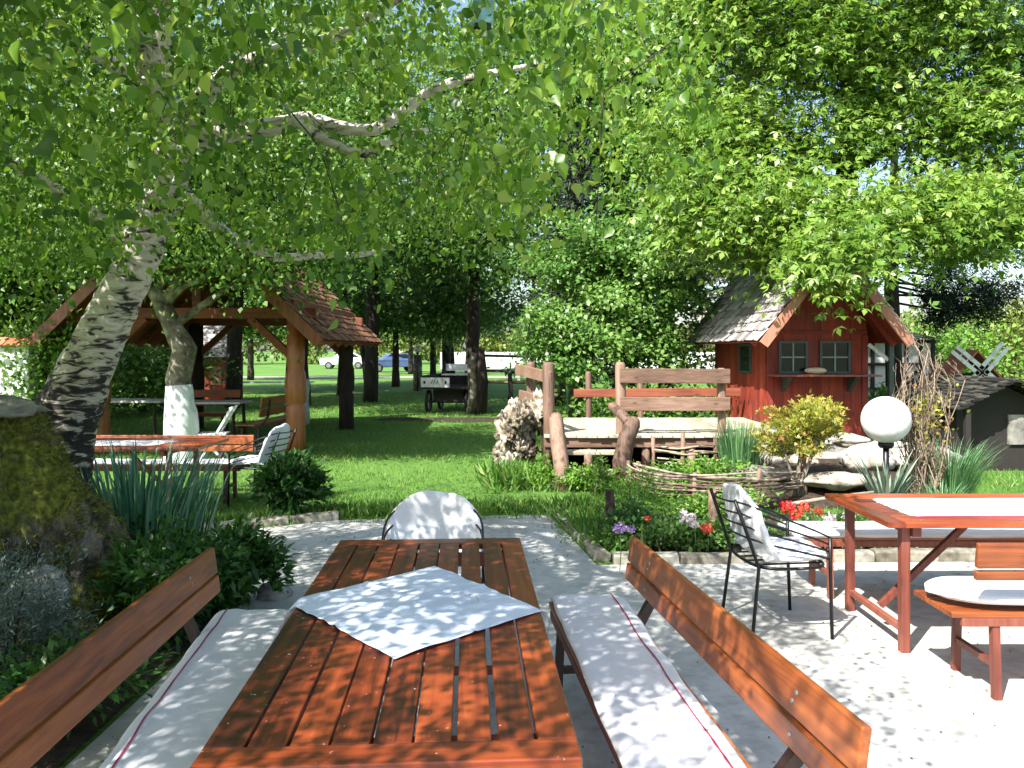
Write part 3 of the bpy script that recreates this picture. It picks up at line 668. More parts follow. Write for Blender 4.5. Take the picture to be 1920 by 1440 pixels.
# third table set on the lawn (left)
t3 = make_table('reddish table on the lawn before the gazebo, half hidden by the iris leaves', 2.3, .86, .75, (-4.2, 8.2, 0), R(90), legm='legwood', inset=.32)
cushion('table_runner', 'white runner on the table that stands on the lawn before the gazebo', (-5.2, 7.95), (-3.55, 7.95), (-5.2, 8.4), (-3.45, 8.4), .757, mt['white'], th=.004, wav=.004, cat='tablecloth')
make_bench('bench behind the lawn table with an orange brown back board', (-5.3, 9.0), (-2.95, 9.0), (-5.3, 9.28), (-3.0, 9.28), sw=.34, zb=(.52, .59, .60, .71), metal=True, side=-1)
cushion('bench_cushion', 'white cushion on the bench behind the table on the lawn', (-5.2, 9.16), (-2.95, 9.16), (-5.2, 8.84), (-2.95, 8.84), .46, mt['white'], th=.03)

# ================================================================== GAZEBO
def shingles(mb, o, u, v, W, L, course=.18, sw=.14, th=.014, lift=.022, jit=.012):
    """o lower-left corner, u unit along eave, v unit up the slope"""
    o = Vector(o); u = Vector(u).normalized(); v = Vector(v).normalized(); n = u.cross(v).normalized()
    if n.z < 0: n = -n
    rows = int(math.ceil(L / course))
    for r in range(rows):
        x = -random.random() * sw * .5
        while x < W:
            w_ = sw * random.uniform(.7, 1.2); x1 = min(x + w_, W); x0 = max(x, 0)
            if x1 - x0 > .02:
                l = min(course * 1.35, L - r * course + .02); y0 = r * course + random.uniform(-jit, jit)
                d = (v * l - n * lift).normalized()
                c = o + u * ((x0 + x1) / 2) + v * y0 + n * (lift + random.uniform(0, .006)) + d * l / 2
                M = Matrix((u, d, u.cross(d))).transposed()
                mb.box(c, (x1 - x0 - .006, l, th * random.uniform(.8, 1.4)), M)
            x += w_
def gazebo():
    x0, x1, y0, y1 = -6.75, -3.54, 13.1, 17.1; c = Vector(((x0 + x1) / 2, (y0 + y1) / 2, 0))
    t = thing('gazebo', 'open timber gazebo with orange brown carved posts and a shingle roof', 'gazebo', c)
    for x, y in ((x0, y0), (x1, y0), (x0, y1), (x1, y1)):
        p = MB()
        prof = [(.175, 0), (.17, .25), (.165, .6), (.17, .76), (.125, .80), (.18, .85), (.185, 1.1), (.175, 1.30), (.145, 1.38), (.155, 1.46), (.16, 1.55), (.155, 2.25)]
        pr = [(r * .95, z) for r, z in prof]
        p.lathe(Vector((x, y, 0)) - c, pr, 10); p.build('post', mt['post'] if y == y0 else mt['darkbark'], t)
    for y in (y0, y1):
        b = MB(); b.box(Vector(((x0 + x1) / 2, y, 2.30)) - c, (x1 - x0 + .7, .17, .17)); b.build('beam', mt['beam'], t, bevel=.008)
        for x, s in ((x0, 1), (x1, -1)):
            b = MB(); b.bar(Vector((x + s * .1, y, 1.62)) - c, Vector((x + s * .75, y, 2.22)) - c, .11, .12); b.build('brace', mt['beam'], t, bevel=.006)
        k = MB(); k.bar(Vector(((x0 + x1) / 2, y, 2.39)) - c, Vector(((x0 + x1) / 2, y, 3.85)) - c, .14, .14)
        k.build('king_post', mt['beam'], t)
    for x in (x0, x1):
        b = MB(); b.box(Vector((x, (y0 + y1) / 2, 2.44)) - c, (.15, y1 - y0 + .8, .13)); b.build('beam', mt['beam'], t, bevel=.008)
    xl, xr, zr, ze, ya, yb = -7.42, -2.90, 4.05, 1.85, 12.3, 17.9; xm = (xl + xr) / 2
    for s, xe in ((-1, xl), (1, xr)):
        f = MB(); up = Vector((xm - xe, 0, zr - ze)); L = up.length; un = up.normalized(); nn = Vector((0, 1, 0)).cross(un)
        if nn.z < 0: nn = -nn
        f.box(Vector(((xe + xm) / 2, (ya + yb) / 2, (ze + zr) / 2)) - c - nn * .02, (.02, yb - ya, L), Matrix((nn, Vector((0, 1, 0)), un)).transposed())
        for k in range(9):
            y = ya + .3 + (yb - ya - .6) * k / 8
            f.bar(Vector((xe, y, ze)) - c - nn * .09, Vector((xm, y, zr)) - c - nn * .09, .07, .11)
        ro = f.build('roof', mt['beam'], t)
        sh = MB(); shingles(sh, Vector((xe, ya, ze)) - c, (0, 1, 0), un, yb - ya, L, .17, .14); sh.build('shingles', mt['tile'], ro)
        bb = MB(); bb.bar(Vector((xe, ya - .03, ze)) - c - nn * .07, Vector((xm, ya - .03, zr)) - c - nn * .07, .035, .17, up=nn); bb.build('bargeboard', mt['post'], t)
    return t
gazebo()
# furniture around and under the gazebo
def small_table(label, loc, L, W=.7, rz=R(90), top='whitepaint'):
    t = thing('garden_table', label, 'table', loc, rz)
    m = MB(); m.box((0, 0, .73), (W, L, .035)); m.build('tabletop', mt[top], t, bevel=.005)
    for sx in (-1, 1):
        for sy in (-1, 1):
            l = MB(); l.bar((sx * (W / 2 - .08), sy * (L / 2 - .15), .72), (sx * (W / 2 - .05), sy * (L / 2 - .12), 0), .045, .045); l.build('leg', mt['darkleg'], t)
    return t
small_table('pale-topped table in the shade at the left back of the gazebo', (-7.3, 15.3, 0), 1.6, .8, R(86))
small_table('pale-topped table in the gazebo right of the whitewashed leaning trunk', (-5.6, 14.9, 0), 1.3, .7)
small_table('long thin table under the trees behind the gazebo', (-7.3, 24.0, 0), 2.6, .7)
make_bench('dark wooden bench inside the gazebo beside its right front post', (-4.55, 13.6), (-4.3, 15.6), (-4.3, 13.6), (-4.1, 15.6), sw=.34, zb=(.55, .68, .72, .88), metal=True, side=1)
make_bench('dark bench in the shade at the left side of the gazebo', (-6.9, 16.2), (-5.6, 16.2), (-6.9, 16.45), (-5.6, 16.45), sw=.34, zb=(.55, .68, .72, .88), metal=True, side=-1)
def slat_chair():
    t = thing('slatted_chair', 'white slatted folding chair behind the leaning whitewashed trunk', 'chair', (-4.42, 11.9, 0), R(100))
    for sx in (-1, 1):
        l = MB(); l.bar((sx * .21, -.28, .86), (sx * .21, .22, 0), .03, .03); l.build('leg', mt['whitepaint'], t)
        l = MB(); l.bar((sx * .19, .22, .46), (sx * .19, -.25, 0), .03, .03); l.build('leg', mt['whitepaint'], t)
    s = MB()
    for k in range(6): s.box((0, -.16 + k * .07, .46), (.42, .05, .015))
    s.build('seat', mt['whitepaint'], t)
    b = MB()
    for k in range(5): b.box((0, -.12 - k * .03, .58 + k * .062), (.42, .015, .045))
    b.build('backrest', mt['whitepaint'], t)
slat_chair()

# ================================================================== KIOSK
def kiosk():
    t = thing('kiosk', 'small dark red wooden kiosk with a steep grey shingle roof and a serving shelf', 'kiosk', (3.84, 12.0, .40), 0)
    z0 = -.40
    Wd, Ld = 1.456, 3.0; XC = .665; HW = 1.08; OV = .9; OB = .8
    zr = 3.25 + z0; ze = 1.82 + z0; sl = (zr - ze) / HW
    def roofz(x): return zr - abs(x - XC) * sl - .07
    # front wall: vertical boards following the gable
    wl = MB(); n = 13
    for k in range(n):
        a, b = k * Wd / n + .0015, (k + 1) * Wd / n - .0015; pr = .022 + .004 * (k % 2)
        za, zb_ = roofz(a), roofz(b); m = (a + b) / 2
        tops = [(a, za), (b, zb_)] if (a > XC or b < XC) else [(a, za), (XC, roofz(XC)), (b, zb_)]
        prof = [(a, 0), (b, 0)] + list(reversed(tops)); q = len(prof)
        vs = [(x, -pr, z) for x, z in prof] + [(x, .02, z) for x, z in prof]
        fs = [tuple(range(q)), tuple(reversed(range(q, 2 * q)))] + [((i + 1) % q, i, q + i, q + (i + 1) % q) for i in range(q)]
        wl.add(vs, fs)
    wl.build('front_wall', mt['kiosk'], t)
    for side, x in (('l', 0), ('r', Wd)):
        s = MB(); n = 22
        for k in range(n):
            a, b = .02 + k * (Ld - .02) / n + .0015, .02 + (k + 1) * (Ld - .02) / n - .0015; th = .03 + .004 * (k % 2)
            s.box((x + (th / 2 - .035 if side == 'l' else -th / 2 + .035), (a + b) / 2, roofz(0 if side == 'l' else Wd) / 2), (th, b - a, roofz(0 if side == 'l' else Wd)))
        s.build('side_wall', mt['kiosk'], t)
    bk = MB(); bk.box((Wd / 2, Ld, 1.0), (Wd - .08, .03, 2.0)); bk.build('back_wall', mt['kiosk'], t)
    tr = MB(); tr.box((Wd / 2, -.038, 1.56), (Wd + .03, .022, .05)); tr.box((Wd / 2, -.040, .05), (Wd + .05, .025, .10))
    for x in (.03, Wd - .03): tr.box((x - (.012 if x < 1 else -.012), -.036, .81), (.09, .02, 1.42))
    tr.build('trim', mt['kiosk'], t, bevel=.003)
    # roof
    for s, xe in ((-1, XC - HW), (1, XC + HW)):
        ya, yb = -OV, Ld + OB; up = Vector((XC - xe, 0, zr - ze)); L = up.length; un = up.normalized(); nn = Vector((0, 1, 0)).cross(un)
        if nn.z < 0: nn = -nn
        f = MB(); f.box(Vector(((xe + XC) / 2, (ya + yb) / 2, (ze + zr) / 2)) - nn * .02, (.02, yb - ya, L), Matrix((nn, Vector((0, 1, 0)), un)).transposed(), .2)
        ro = f.build('roof', mt['kiosk'], t)
        sh = MB(); shingles(sh, (xe, ya, ze), (0, 1, 0), un, yb - ya, L, .175, .15, .016, .03); sh.build('shingles', mt['shingle'], ro)
        b = MB(); b.bar(Vector((xe, ya - .02, ze)) - nn * .075, Vector((XC, ya - .02, zr)) - nn * .075, .035, .13, up=nn); b.build('bargeboard', mt['barge'], t)
        b = MB(); b.bar(Vector((xe, ya + .45, ze)) - nn * .075, Vector((XC, ya + .45, zr)) - nn * .075, .05, .09, up=nn); b.build('rafter', mt['kiosk'], t)
    rc = MB(); rc.bar((XC, -OV, zr + .03), (XC, Ld + OB, zr + .03), .12, .03); rc.build('ridge_cap', mt['darkbark'], t)
    def window(x0, x1, z0_, z1, nx=2, nz=2, side=False):
        def pt(a, d, z): return (a, -d, z) if not side else (-d, a, z)
        def bx(mb, a0, a1, d0, d1, za, zb_):
            c = pt((a0 + a1) / 2, (d0 + d1) / 2, (za + zb_) / 2); sz = (a1 - a0, d1 - d0, zb_ - za) if not side else (d1 - d0, a1 - a0, zb_ - za); mb.box(c, sz)
        f = MB(); w_ = .035
        bx(f, x0 - w_, x0, .03, .065, z0_ - w_, z1 + w_); bx(f, x1, x1 + w_, .03, .065, z0_ - w_, z1 + w_)
        bx(f, x0, x1, .03, .065, z0_ - w_, z0_); bx(f, x0, x1, .03, .065, z1, z1 + w_)
        fo = f.build('window', mt['greenframe'], t)
        g_ = MB(); bx(g_, x0, x1, .028, .042, z0_, z1); g_.build('pane', mt['glass'], fo)
        m_ = MB()
        for i in range(1, nx): a = x0 + (x1 - x0) * i / nx; bx(m_, a - .01, a + .01, .043, .058, z0_, z1)
        for i in range(1, nz): a = z0_ + (z1 - z0_) * i / nz; bx(m_, x0, x1, .0435, .056, a - .009, a + .009)
        m_.build('muntin', mt['muntin'], fo)
    window(.18, .54, .98, 1.40); window(.79, 1.18, .98, 1.40); window(.72, 1.30, .96, 1.36, 1, 1, True)
    sh = MB(); sh.box((.74, -.24, .925), (1.53, .44, .03)); sh.build('shelf', mt['legwood'], t, bevel=.004)
    for x in (.22, 1.20):
        b = MB(); b.add([(x - .03, -.045, .905), (x + .03, -.045, .905), (x - .03, -.36, .905), (x + .03, -.36, .905), (x - .03, -.045, .68), (x + .03, -.045, .68)],
                        [(0, 1, 3, 2), (0, 2, 4), (1, 5, 3), (2, 3, 5, 4), (0, 4, 5, 1)]); b.build('shelf_bracket', mt['greenframe'], t)
    # plinth
    pl = MB(); pl.box((Wd / 2, Ld / 2, -.2), (Wd - .1, Ld - .1, .398)); pl.build('plinth', mt['greyrock'], t)
    # covered side post on the right with brace
    ps = MB(); ps.bar((1.70, -.30, -.38), (1.70, -.30, 1.47), .07, .07); ps.build('porch_post', mt['greenframe'], t, bevel=.004)
    ps = MB(); ps.bar((1.47, -.1, 1.38), (1.68, -.28, 1.15), .05, .05); ps.build('porch_brace', mt['whitepaint'], t)
    return t
kiosk()
b_ = MB()
def loaf(u, v):
    a = u * 2 * math.pi; k = math.sin(math.pi * min(max(v, .001), .999)) ** .35
    return Vector(((v - .5) * .34, .055 * math.cos(a) * k, .05 + .05 * math.sin(a) * k))
b_.grid(loaf, 14, 12)
o = b_.build('bread_loaf', mt['bread'], loc=(4.50, 11.86, 1.341)); o.rotation_euler = (0, 0, R(4)); tag(o, 'pale oblong loaf lying on the serving shelf of the red kiosk', 'loaf')

# ================================================================== RAISED DECK WITH RAILS AND STEPS
def deck():
    c = Vector((1.7, 11.6, 0)); t = thing('wooden_deck', 'raised wooden deck with plank rails and rough log steps left of the kiosk', 'deck', c)
    def L_(x, y, z): return Vector((x, y, z)) - c
    zf = .60; x0, x1, y0, y1 = .42, 3.75, 10.35, 13.0
    f = MB(); n = 24
    for k in range(n):
        a = x0 + (x1 - x0) * k / n; b = x0 + (x1 - x0) * (k + 1) / n - .006
        f.box(L_((a + b) / 2, (y0 + y1) / 2 + random.uniform(-.02, .02), zf - .02 + random.uniform(-.003, .003)), (b - a, y1 - y0, .04))
    f.build('deck_floor', mt['deck'], t, bevel=.004)
    for y in (y0 + .09, y1 - .1):
        j = MB(); j.box(L_((x0 + x1) / 2, y, zf - .105), (x1 - x0, .08, .12)); j.build('joist', mt['rail'], t)
    for x in (1.0, 1.75, 2.35, 3.1):
        p = MB(); p.tube([L_(x, y0 + .12, 0), L_(x, y0 + .12, zf - .17)], .055, 8); p.build('pile', mt['railz'], t)
    sk = MB(); sk.box(L_((x0 + x1) / 2, y1 - .2, .24), (x1 - x0 - .1, .04, .5)); sk.box(L_(x0 + .12, (y0 + y1) / 2 + .3, .24), (.04, y1 - y0 - 1.0, .5)); sk.build('skirt', mt['darkbark'], t)  # added dark boards standing in for the deep shade under the deck
    # rail posts
    def post(px_, y, top, r=.075, m='railz', bottom=0.0):
        x = (px_ - 960) / F * y; p = MB(); p.tube([L_(x, y, bottom), L_(x + .01, y, top * .5), L_(x, y, top - .04), L_(x, y, top)], [r, r * .95, r, r * .7], 10, wob=.12); p.build('rail_post', mt[m], t); return x
    xa = post(1028, 10.5, 1.54, .078); xb = post(1163, 10.45, 1.54, .07)
    xc = post(1352, 10.6, 1.46, .06); xd = post(995, 12.1, 1.52, .07); xe = post(1103, 13.0, 1.35, .05); xf = post(1200, 13.0, 1.3, .05)
    def rail(pa, pb, h, th=.04, m='rail'):
        # boards run between the two points, built along local X
        a, b = L_(*pa), L_(*pb); r = MB(); r.bar(a, b, th, h); 
        o = r.build('rail', mt[m], t, bevel=.006)
    # right rails in front of the posts
    for z0_, z1_ in ((1.27, 1.46), (.91, 1.09)):
        rail((1.40, 10.36, (z0_ + z1_) / 2), (2.86, 10.50, (z0_ + z1_) / 2 - .01), z1_ - z0_)
    # left rails going back to the left
    rail((xa + .02, 10.43, 1.34), (.07, 12.4, 1.40), .16); rail((xa + .02, 10.43, 1.00), (.12, 12.1, 1.02), .15)
    # back rails
    rail((1.0, 12.95, 1.0), (3.7, 12.95, 1.02), .13, m='beam')
    # steps: log stringers + treads
    def log(pts, rad):
        p = MB(); p.tube([L_(*q) for q in pts], rad, 12, wob=.18); p.build('stair_post', mt['railz'], t)
    log([(.62, 9.62, -.05), (.60, 9.72, .3), (.56, 9.85, .62), (.545, 9.9, .86), (.54, 9.91, .92)], [.085, .095, .095, .085, .05])
    log([(1.32, 9.65, -.05), (1.33, 9.68, .35), (1.39, 9.72, .62), (1.47, 9.72, .80), (1.50, 9.75, .86)], [.10, .11, .105, .095, .06])
    log([(1.46, 9.72, .78), (1.37, 9.85, .88), (1.25, 10.0, 1.0), (1.235, 10.0, 1.04)], [.07, .065, .06, .04])
    for z, y in ((.20, 9.82), (.41, 10.08)):
        s = MB(); s.box(L_(.95, y, z), (.80, .22, .045)); s.build('step', mt['deck'], t, bevel=.008)
    lg = MB(); lg.tube([L_(.50, 9.75, .04), L_(1.3, 9.6, .05)], [.06, .05], 10, wob=.2); lg.build('threshold_log', mt['railz'], t)
    return t
deck()

# bleached root stump
def rootstump():
    c = g(975, 895); c.z = 0
    t = thing('root_stump', 'gnarled bleached tree root standing upside down at the left of the deck', 'stump', c)
    mb = MB()
    mb.tube([(0.02, 0, -.05), (.0, 0, .25), (-.02, 0, .55), (0, .05, .85)], [.15, .12, .17, .16], 16, wob=.6)
    for k in range(22):
        a = random.uniform(0, 6.28); z = random.uniform(.15, .95); r0 = random.uniform(.05, .24) * (.6 + .5 * z)
        p = Vector((math.cos(a) * r0 * 1.3, math.sin(a) * r0, z))
        mb.ico(p, random.uniform(.06, .13), 4, .95, 1.7, k + 1, (1, 1, random.uniform(.9, 1.8)), ridge=True)
    for k in range(22):
        a = random.uniform(0, 6.28); z = random.uniform(.3, .98); p = Vector((0, 0, z)); pts = []; L = random.uniform(.16, .33)
        for i in range(6):
            f_ = i / 5; a += random.uniform(-.5, .5)
            pts.append(p + Vector((math.cos(a) * L * f_, math.sin(a) * L * f_ * .8, f_ * L * random.uniform(-.2, .7))))
        mb.tube(pts, [.05, .046, .038, .034, .026, .010], 8, wob=.5)
    mb.build('gnarled_wood', mt['root'], t)
rootstump()
def mossystump():
    c = Vector((-3.08, 4.75, 0)); t = thing('mossy_stump', 'huge moss-covered old stump with furrowed bark at the left edge', 'stump', c)
    mb = MB(); nu, nv = 180, 120
    def P(u, v):
        a = u * 2 * math.pi; z = v * 1.46 - .05
        r = .80 * (1 - .55 * v) * (1 + .12 * math.sin(a * 3 + 1) + .08 * math.sin(a * 5)) + .25 * max(0, .25 - v)
        r *= 1 + .30 * noise.fractal(Vector((math.cos(a) * 1.6, math.sin(a) * 1.6, z * 1.1)), .8, 2, 5) + .11 * abs(noise.noise(Vector((math.cos(a) * 7 + z * 1.5, math.sin(a) * 7, z * 1.4)))) + .05 * noise.noise(Vector((math.cos(a) * 16 + z * 3, math.sin(a) * 16, z * 5)))
        if v > .93: r *= 1 - (v - .93) / .07 * .55
        return Vector((math.cos(a) * r - .28 * v, math.sin(a) * r, z + .05 * noise.noise(Vector((math.cos(a), math.sin(a), 3)))))
    mb.grid(P, nu, nv); mb.v.append((-.28, 0, 1.40)); mb.t.append(.5); ci = len(mb.v) - 1; b = nv * (nu + 1)
    for i in range(nu): mb.f.append((b + i, b + i + 1, ci)); mb.sm.append(True)
    mb.build('bark', mt['moss'], t)
    n = 26000
    a = RNG.random(n) * 6.283; v = RNG.random(n) ** .9
    C = np.array([tuple(P(x / 6.283, y)) for x, y in zip(a, v)])
    keep = np.array([noise.noise(Vector(tuple(p)) * 2.4 + Vector((4, 1, 7))) > -.02 for p in C]); C = C[keep]; n = len(C)
    out = np.stack([np.cos(a[keep]), np.sin(a[keep]), np.full(n, .5)], 1)
    leaves('moss', C, out + rnd(n) * .5, rnd(n), RNG.uniform(.018, .045, n), RNG.random(n), leafmat('moss_tuft', [(0, (.05, .06, .008)), (.5, (.16, .17, .02)), (1, (.33, .32, .06))], trans=.15, rough=.8), t, 'narrow')
mossystump()
def rock(label, px_, py, Y, r, sq, mat='rock', sub=4, amp=.3, seed=None, group=None):
    p = at(px_, py, Y); s_ = random.random() * 50 if seed is None else seed
    mb = MB(); mb.ico((0, 0, 0), r, sub, amp, 1.0, s_, sq, smooth=True)
    o = mb.build('rock', mt[mat], loc=p); tag(o, label, 'rock', group); return o
rock('flat pale grey stone resting on top of the mossy stump', 10, 768, 4.75, .15, (1.2, 1.0, .42), 'greyrock', amp=.7, seed=12)
rock('pale boulder behind the lavender bush at the foot of the mossy stump', 75, 1110, 4.15, .13, (1.1, .9, 1.0), 'greyrock')
rock('small dark rounded stone beside the leafy plant at the patio edge', 515, 1112, 5.5, .10, (1.2, 1, .8), 'greyrock')

# stones around the rockery
RK = [(1435, 838, 10.3, .15, (1.35, .9, .62)), (1440, 862, 10.0, .18, (1.5, .9, .5)), (1400, 886, 9.4, .26, (1.7, .9, .36)), (1500, 866, 9.9, .17, (1.2, .9, .6)),
      (1548, 862, 10.2, .17, (1.4, .9, .55)), (1565, 900, 8.8, .25, (1.7, .9, .36)), (1625, 862, 9.7, .26, (1.3, .9, .7)), (1700, 858, 9.9, .24, (1.3, .9, .6)),
      (1760, 860, 9.7, .2, (1.2, .9, .7)), (1660, 838, 10.8, .2, (1.5, .9, .5)), (1520, 830, 11.2, .2, (1.4, .9, .5)), (1590, 826, 11.4, .2, (1.5, .9, .5)), (1470, 890, 9.2, .13, (1.4, 1, .6)), (1720, 905, 8.7, .15, (1.5, 1, .6))]
names = ['rounded cream stone topmost beside the reed clump', 'cream stone under the rounded one beside the reed clump', 'long low cream slab just behind the woven fence', 'cream stone left of the golden shrub stems',
         'cream stone behind the golden shrub stems', 'long white slab right of the golden shrub stems', 'large white stone left of the globe lamp base', 'large white stone right of the globe lamp base', 'white stone behind the bare twiggy bush',
         'flat stone behind the globe lamp', 'stone at the kiosk foot behind the golden shrub', 'stone at the kiosk foot nearest its right corner', 'small cream stone between the woven fence and golden shrub', 'low stone in front of the bare twiggy bush']
for (a, b, Y, r, s), nm in zip(RK, names):
    rock(nm, a, b, Y, r, s, 'rock', 3, .35, group='pale rockery stones')
def mound():
    # low earth bank under the rockery
    mb = MB()
    def P(u, v):
        x = 2.3 + u * 3.0; y = 8.5 + v * 3.6; k = math.sin(math.pi * u) ** .5 * math.sin(math.pi * v) ** .6
        return Vector((x, y, -.02 + .36 * k + .05 * noise.noise(Vector((x * 2, y * 2, 0))) * k))
    mb.grid(P, 60, 40); o = mb.build('earth_bank', mt['soil']); tag(o, kind='structure')
mound()

# woven wattle fences
def wattle(label, path, stakes, z0, z1, nrod=9, amp=.03, stake_h=.48, grp=None):
    """path: list of (x,y) ; woven rods following it"""
    pts = [Vector((x, y, 0)) for x, y in path]
    def PT(s):
        s = max(0, min(.9999, s)) * (len(pts) - 1); i = int(s); f_ = s - i
        p0 = pts[max(i - 1, 0)]; p1 = pts[i]; p2 = pts[i + 1]; p3 = pts[min(i + 2, len(pts) - 1)]
        return .5 * ((2 * p1) + (p2 - p0) * f_ + (2 * p0 - 5 * p1 + 4 * p2 - p3) * f_ ** 2 + (3 * p1 - p0 - 3 * p2 + p3) * f_ ** 3)
    c = PT(.5); t = thing('wattle_fence', label, 'fence', c)
    for s in stakes:
        p = PT(s) - c; m = MB(); h = stake_h * random.uniform(.9, 1.15); m.tube([p + V(0, 0, -.05), p + V(random.uniform(-.02, .02), 0, h)], [.03, .024], 8, wob=.2); m.build('stake', mt['railz'], t)
    w = MB()
    for k in range(nrod):
        ph = random.random() * 6.28; zc = z0 + (z1 - z0) * (k + .5) / nrod; s0 = random.uniform(-.0, .12); s1 = random.uniform(.85, 1.0); q = []; n = 60
        fr = len(stakes)
        dz0, dz1 = random.uniform(-.03, .03), random.uniform(-.03, .03)
        for i in range(n + 1):
            s = s0 + (s1 - s0) * i / n; p = PT(s) - c; d = (PT(s + .01) - PT(s - .01)).normalized(); nn = Vector((-d.y, d.x, 0))
            q.append(p + nn * amp * math.sin(s * math.pi * fr + (k % 2) * math.pi + ph * .15) + V(0, 0, zc + dz0 * (1 - s) + dz1 * s + .012 * math.sin(s * 13 + ph)))
        r0 = random.uniform(.009, .016); w.tube(q, [r0 * (1 - .45 * i / n) for i in range(n + 1)], 6)
    w.build('woven_rods', mt['twig'], t)
    return t
wattle('curved woven branch fence in front of the rockery, nearest of the two', [(1.36, 9.45), (1.45, 8.9), (1.75, 8.5), (2.2, 8.35), (2.7, 8.4), (3.0, 8.6), (3.25, 8.8)], [.02, .13, .40, .62, .97], .17, .38, 20, .03, .44)
wattle('low woven branch fence below the deck behind the lime leaves', [(1.75, 9.95), (2.1, 9.85), (2.5, 9.85), (2.95, 10.0)], [.0, .33, .66, 1.0], .30, .56, 6, .03, .62)
def rustic(label, a, b, r=.03):
    m = MB(); a = Vector(a); b = Vector(b); c = (a + b) / 2
    m.tube([a - c, (b - a) * .2 + V(0, 0, .01), b - c], [r, r * .9, r * .8], 8, wob=.3) if False else m.tube([a - c, V(0, 0, .01), b - c], [r, r * .9, r * .8], 8, wob=.3)
    o = m.build('garden_pole', mt['twig'], loc=c); tag(o, label, 'pole')
rustic('thin grey pole lying low across the flowers left of the black chair', (.98, 6.9, .17), (1.75, 7.0, .20), .016)
rustic('thin grey pole lower among the geraniums left of the black chair', (.95, 6.75, .10), (1.75, 6.85, .12), .014)
rustic('thin pole crossing above the red flowers behind the right-hand bench', (2.45, 7.2, .30), (3.3, 7.3, .40), .018)
m = MB(); m.tube([(0, 0, -.05), (.01, 0, .2), (0, 0, .42)], [.05, .045, .042], 10, wob=.25); o = m.build('wooden_stake', mt['darkbark'], loc=g(1143, 1005)); tag(o, 'short dark wooden stake in the grass left of the flower bed', 'stake')
m = MB(); m.tube([(0, 0, -.05), (.01, 0, .2), (0, 0, .42)], [.05, .045, .042], 10, wob=.25); o = m.build('wooden_stake', mt['railz'], loc=(1.83, 7.3, 0)); tag(o, 'short brown stake just behind the back of the black chair', 'stake')

# ================================================================== GLOBE LAMPS
def lamp(label, x, y, zc, r):
    t = thing('globe_lamp', label, 'lamp', (x, y, 0), 0, None)
    gl = MB(); prof = [(max(.001, r * math.sin(math.pi * k / 24)), zc - r * math.cos(math.pi * k / 24)) for k in range(25)]
    gl.lathe((0, 0, 0), prof, 40); gl.build('globe', mt['globe'], t)
    p = MB(); p.tube([(0, 0, 0), (0, 0, zc - r + .01)], .03, 12); p.lathe((0, 0, zc - r - .02), [(.06, -.03), (.08, 0), (.075, .03)], 16); p.build('pole', mt['metal'], t)
    return t
lamp('large white globe lamp between the kiosk and the twiggy bush', 3.88, 8.3, .975, .243)
lamp('small white globe lamp on a whitewashed post far across the lawn', at(783, 655, 33).x, 33, 1.72, .14)
lamp('small pale globe lamp farthest off beside the parked cars', at(688, 660, 45).x, 45, 1.65, .17)
p = at(780, 690, 33); m = MB(); m.tube([(0, 0, 0), (0, 0, 1.5)], [.2, .16], 10, wob=.3); o = m.build('lamp_plinth', mt['fruitbark'], loc=(p.x + .02, 33.4, 0)); tag(o, 'rough pale post behind the small globe lamp across the lawn', 'post')

# ================================================================== PLANTS
def bladed(name, label, loc, n, h, spread, width, mat, bend=.35, cat='plant', lean=(0, 0), rad=.15, group=None, segs=6):
    t = thing(name, label, cat, loc, 0, group); mb = MB()
    for k in range(n):
        a = random.uniform(0, 6.283); r0 = rad * math.sqrt(random.random()); b = Vector((math.cos(a) * r0, math.sin(a) * r0, 0))
        out = Vector((math.cos(a), math.sin(a), 0)) * spread * random.uniform(.3, 1) + Vector((lean[0], lean[1], 0)); hh = h * random.uniform(.5, 1.05)
        sidev = Vector((-math.sin(a + random.uniform(-1, 1)), math.cos(a), 0)).normalized(); vs = []; fs = []
        for i in range(segs + 1):
            f_ = i / segs; p = b + out * hh * (f_ * .6 + bend * f_ ** 2.4) + Vector((0, 0, hh * (f_ - bend * .55 * f_ ** 3)))
            w_ = width * (1 - f_ ** 2.2) * (.6 + .4 * min(1, f_ * 4)) + .0004; vs += [p - sidev * w_ / 2, p + sidev * w_ / 2]
        fs = [(2 * i, 2 * i + 1, 2 * i + 3, 2 * i + 2) for i in range(segs)]
        mb.add(vs, fs, None, True)
    mb.build('blades', mat, t); return t
bladed('iris_clump', 'tall blue-green iris leaves beside the birch trunk', (-2.78, 5.95, 0), 480, 1.26, .36, .027, mt['iris'], .42, rad=.46, cat='plant')
bladed('reed_clump', 'dense upright reed clump in front of the kiosk left corner', (2.72, 9.55, .2), 520, .78, .35, .012, mt['reed'], .2, rad=.2)
bladed('yucca', 'spiky grey-green yucca below the globe lamp', (3.74, 8.0, .05), 95, .66, .9, .036, mt['yucca'], .15, rad=.05)
bladed('grass_clump', 'large arching ornamental grass at the right edge of the rockery', (4.75, 8.7, .05), 700, .85, .62, .010, mt['reed'], .4, rad=.22)
bladed('reed_clump', 'small grass tuft in front of the large arching grass', (4.35, 8.1, .02), 160, .45, .7, .010, mt['reed'], .4, rad=.12)

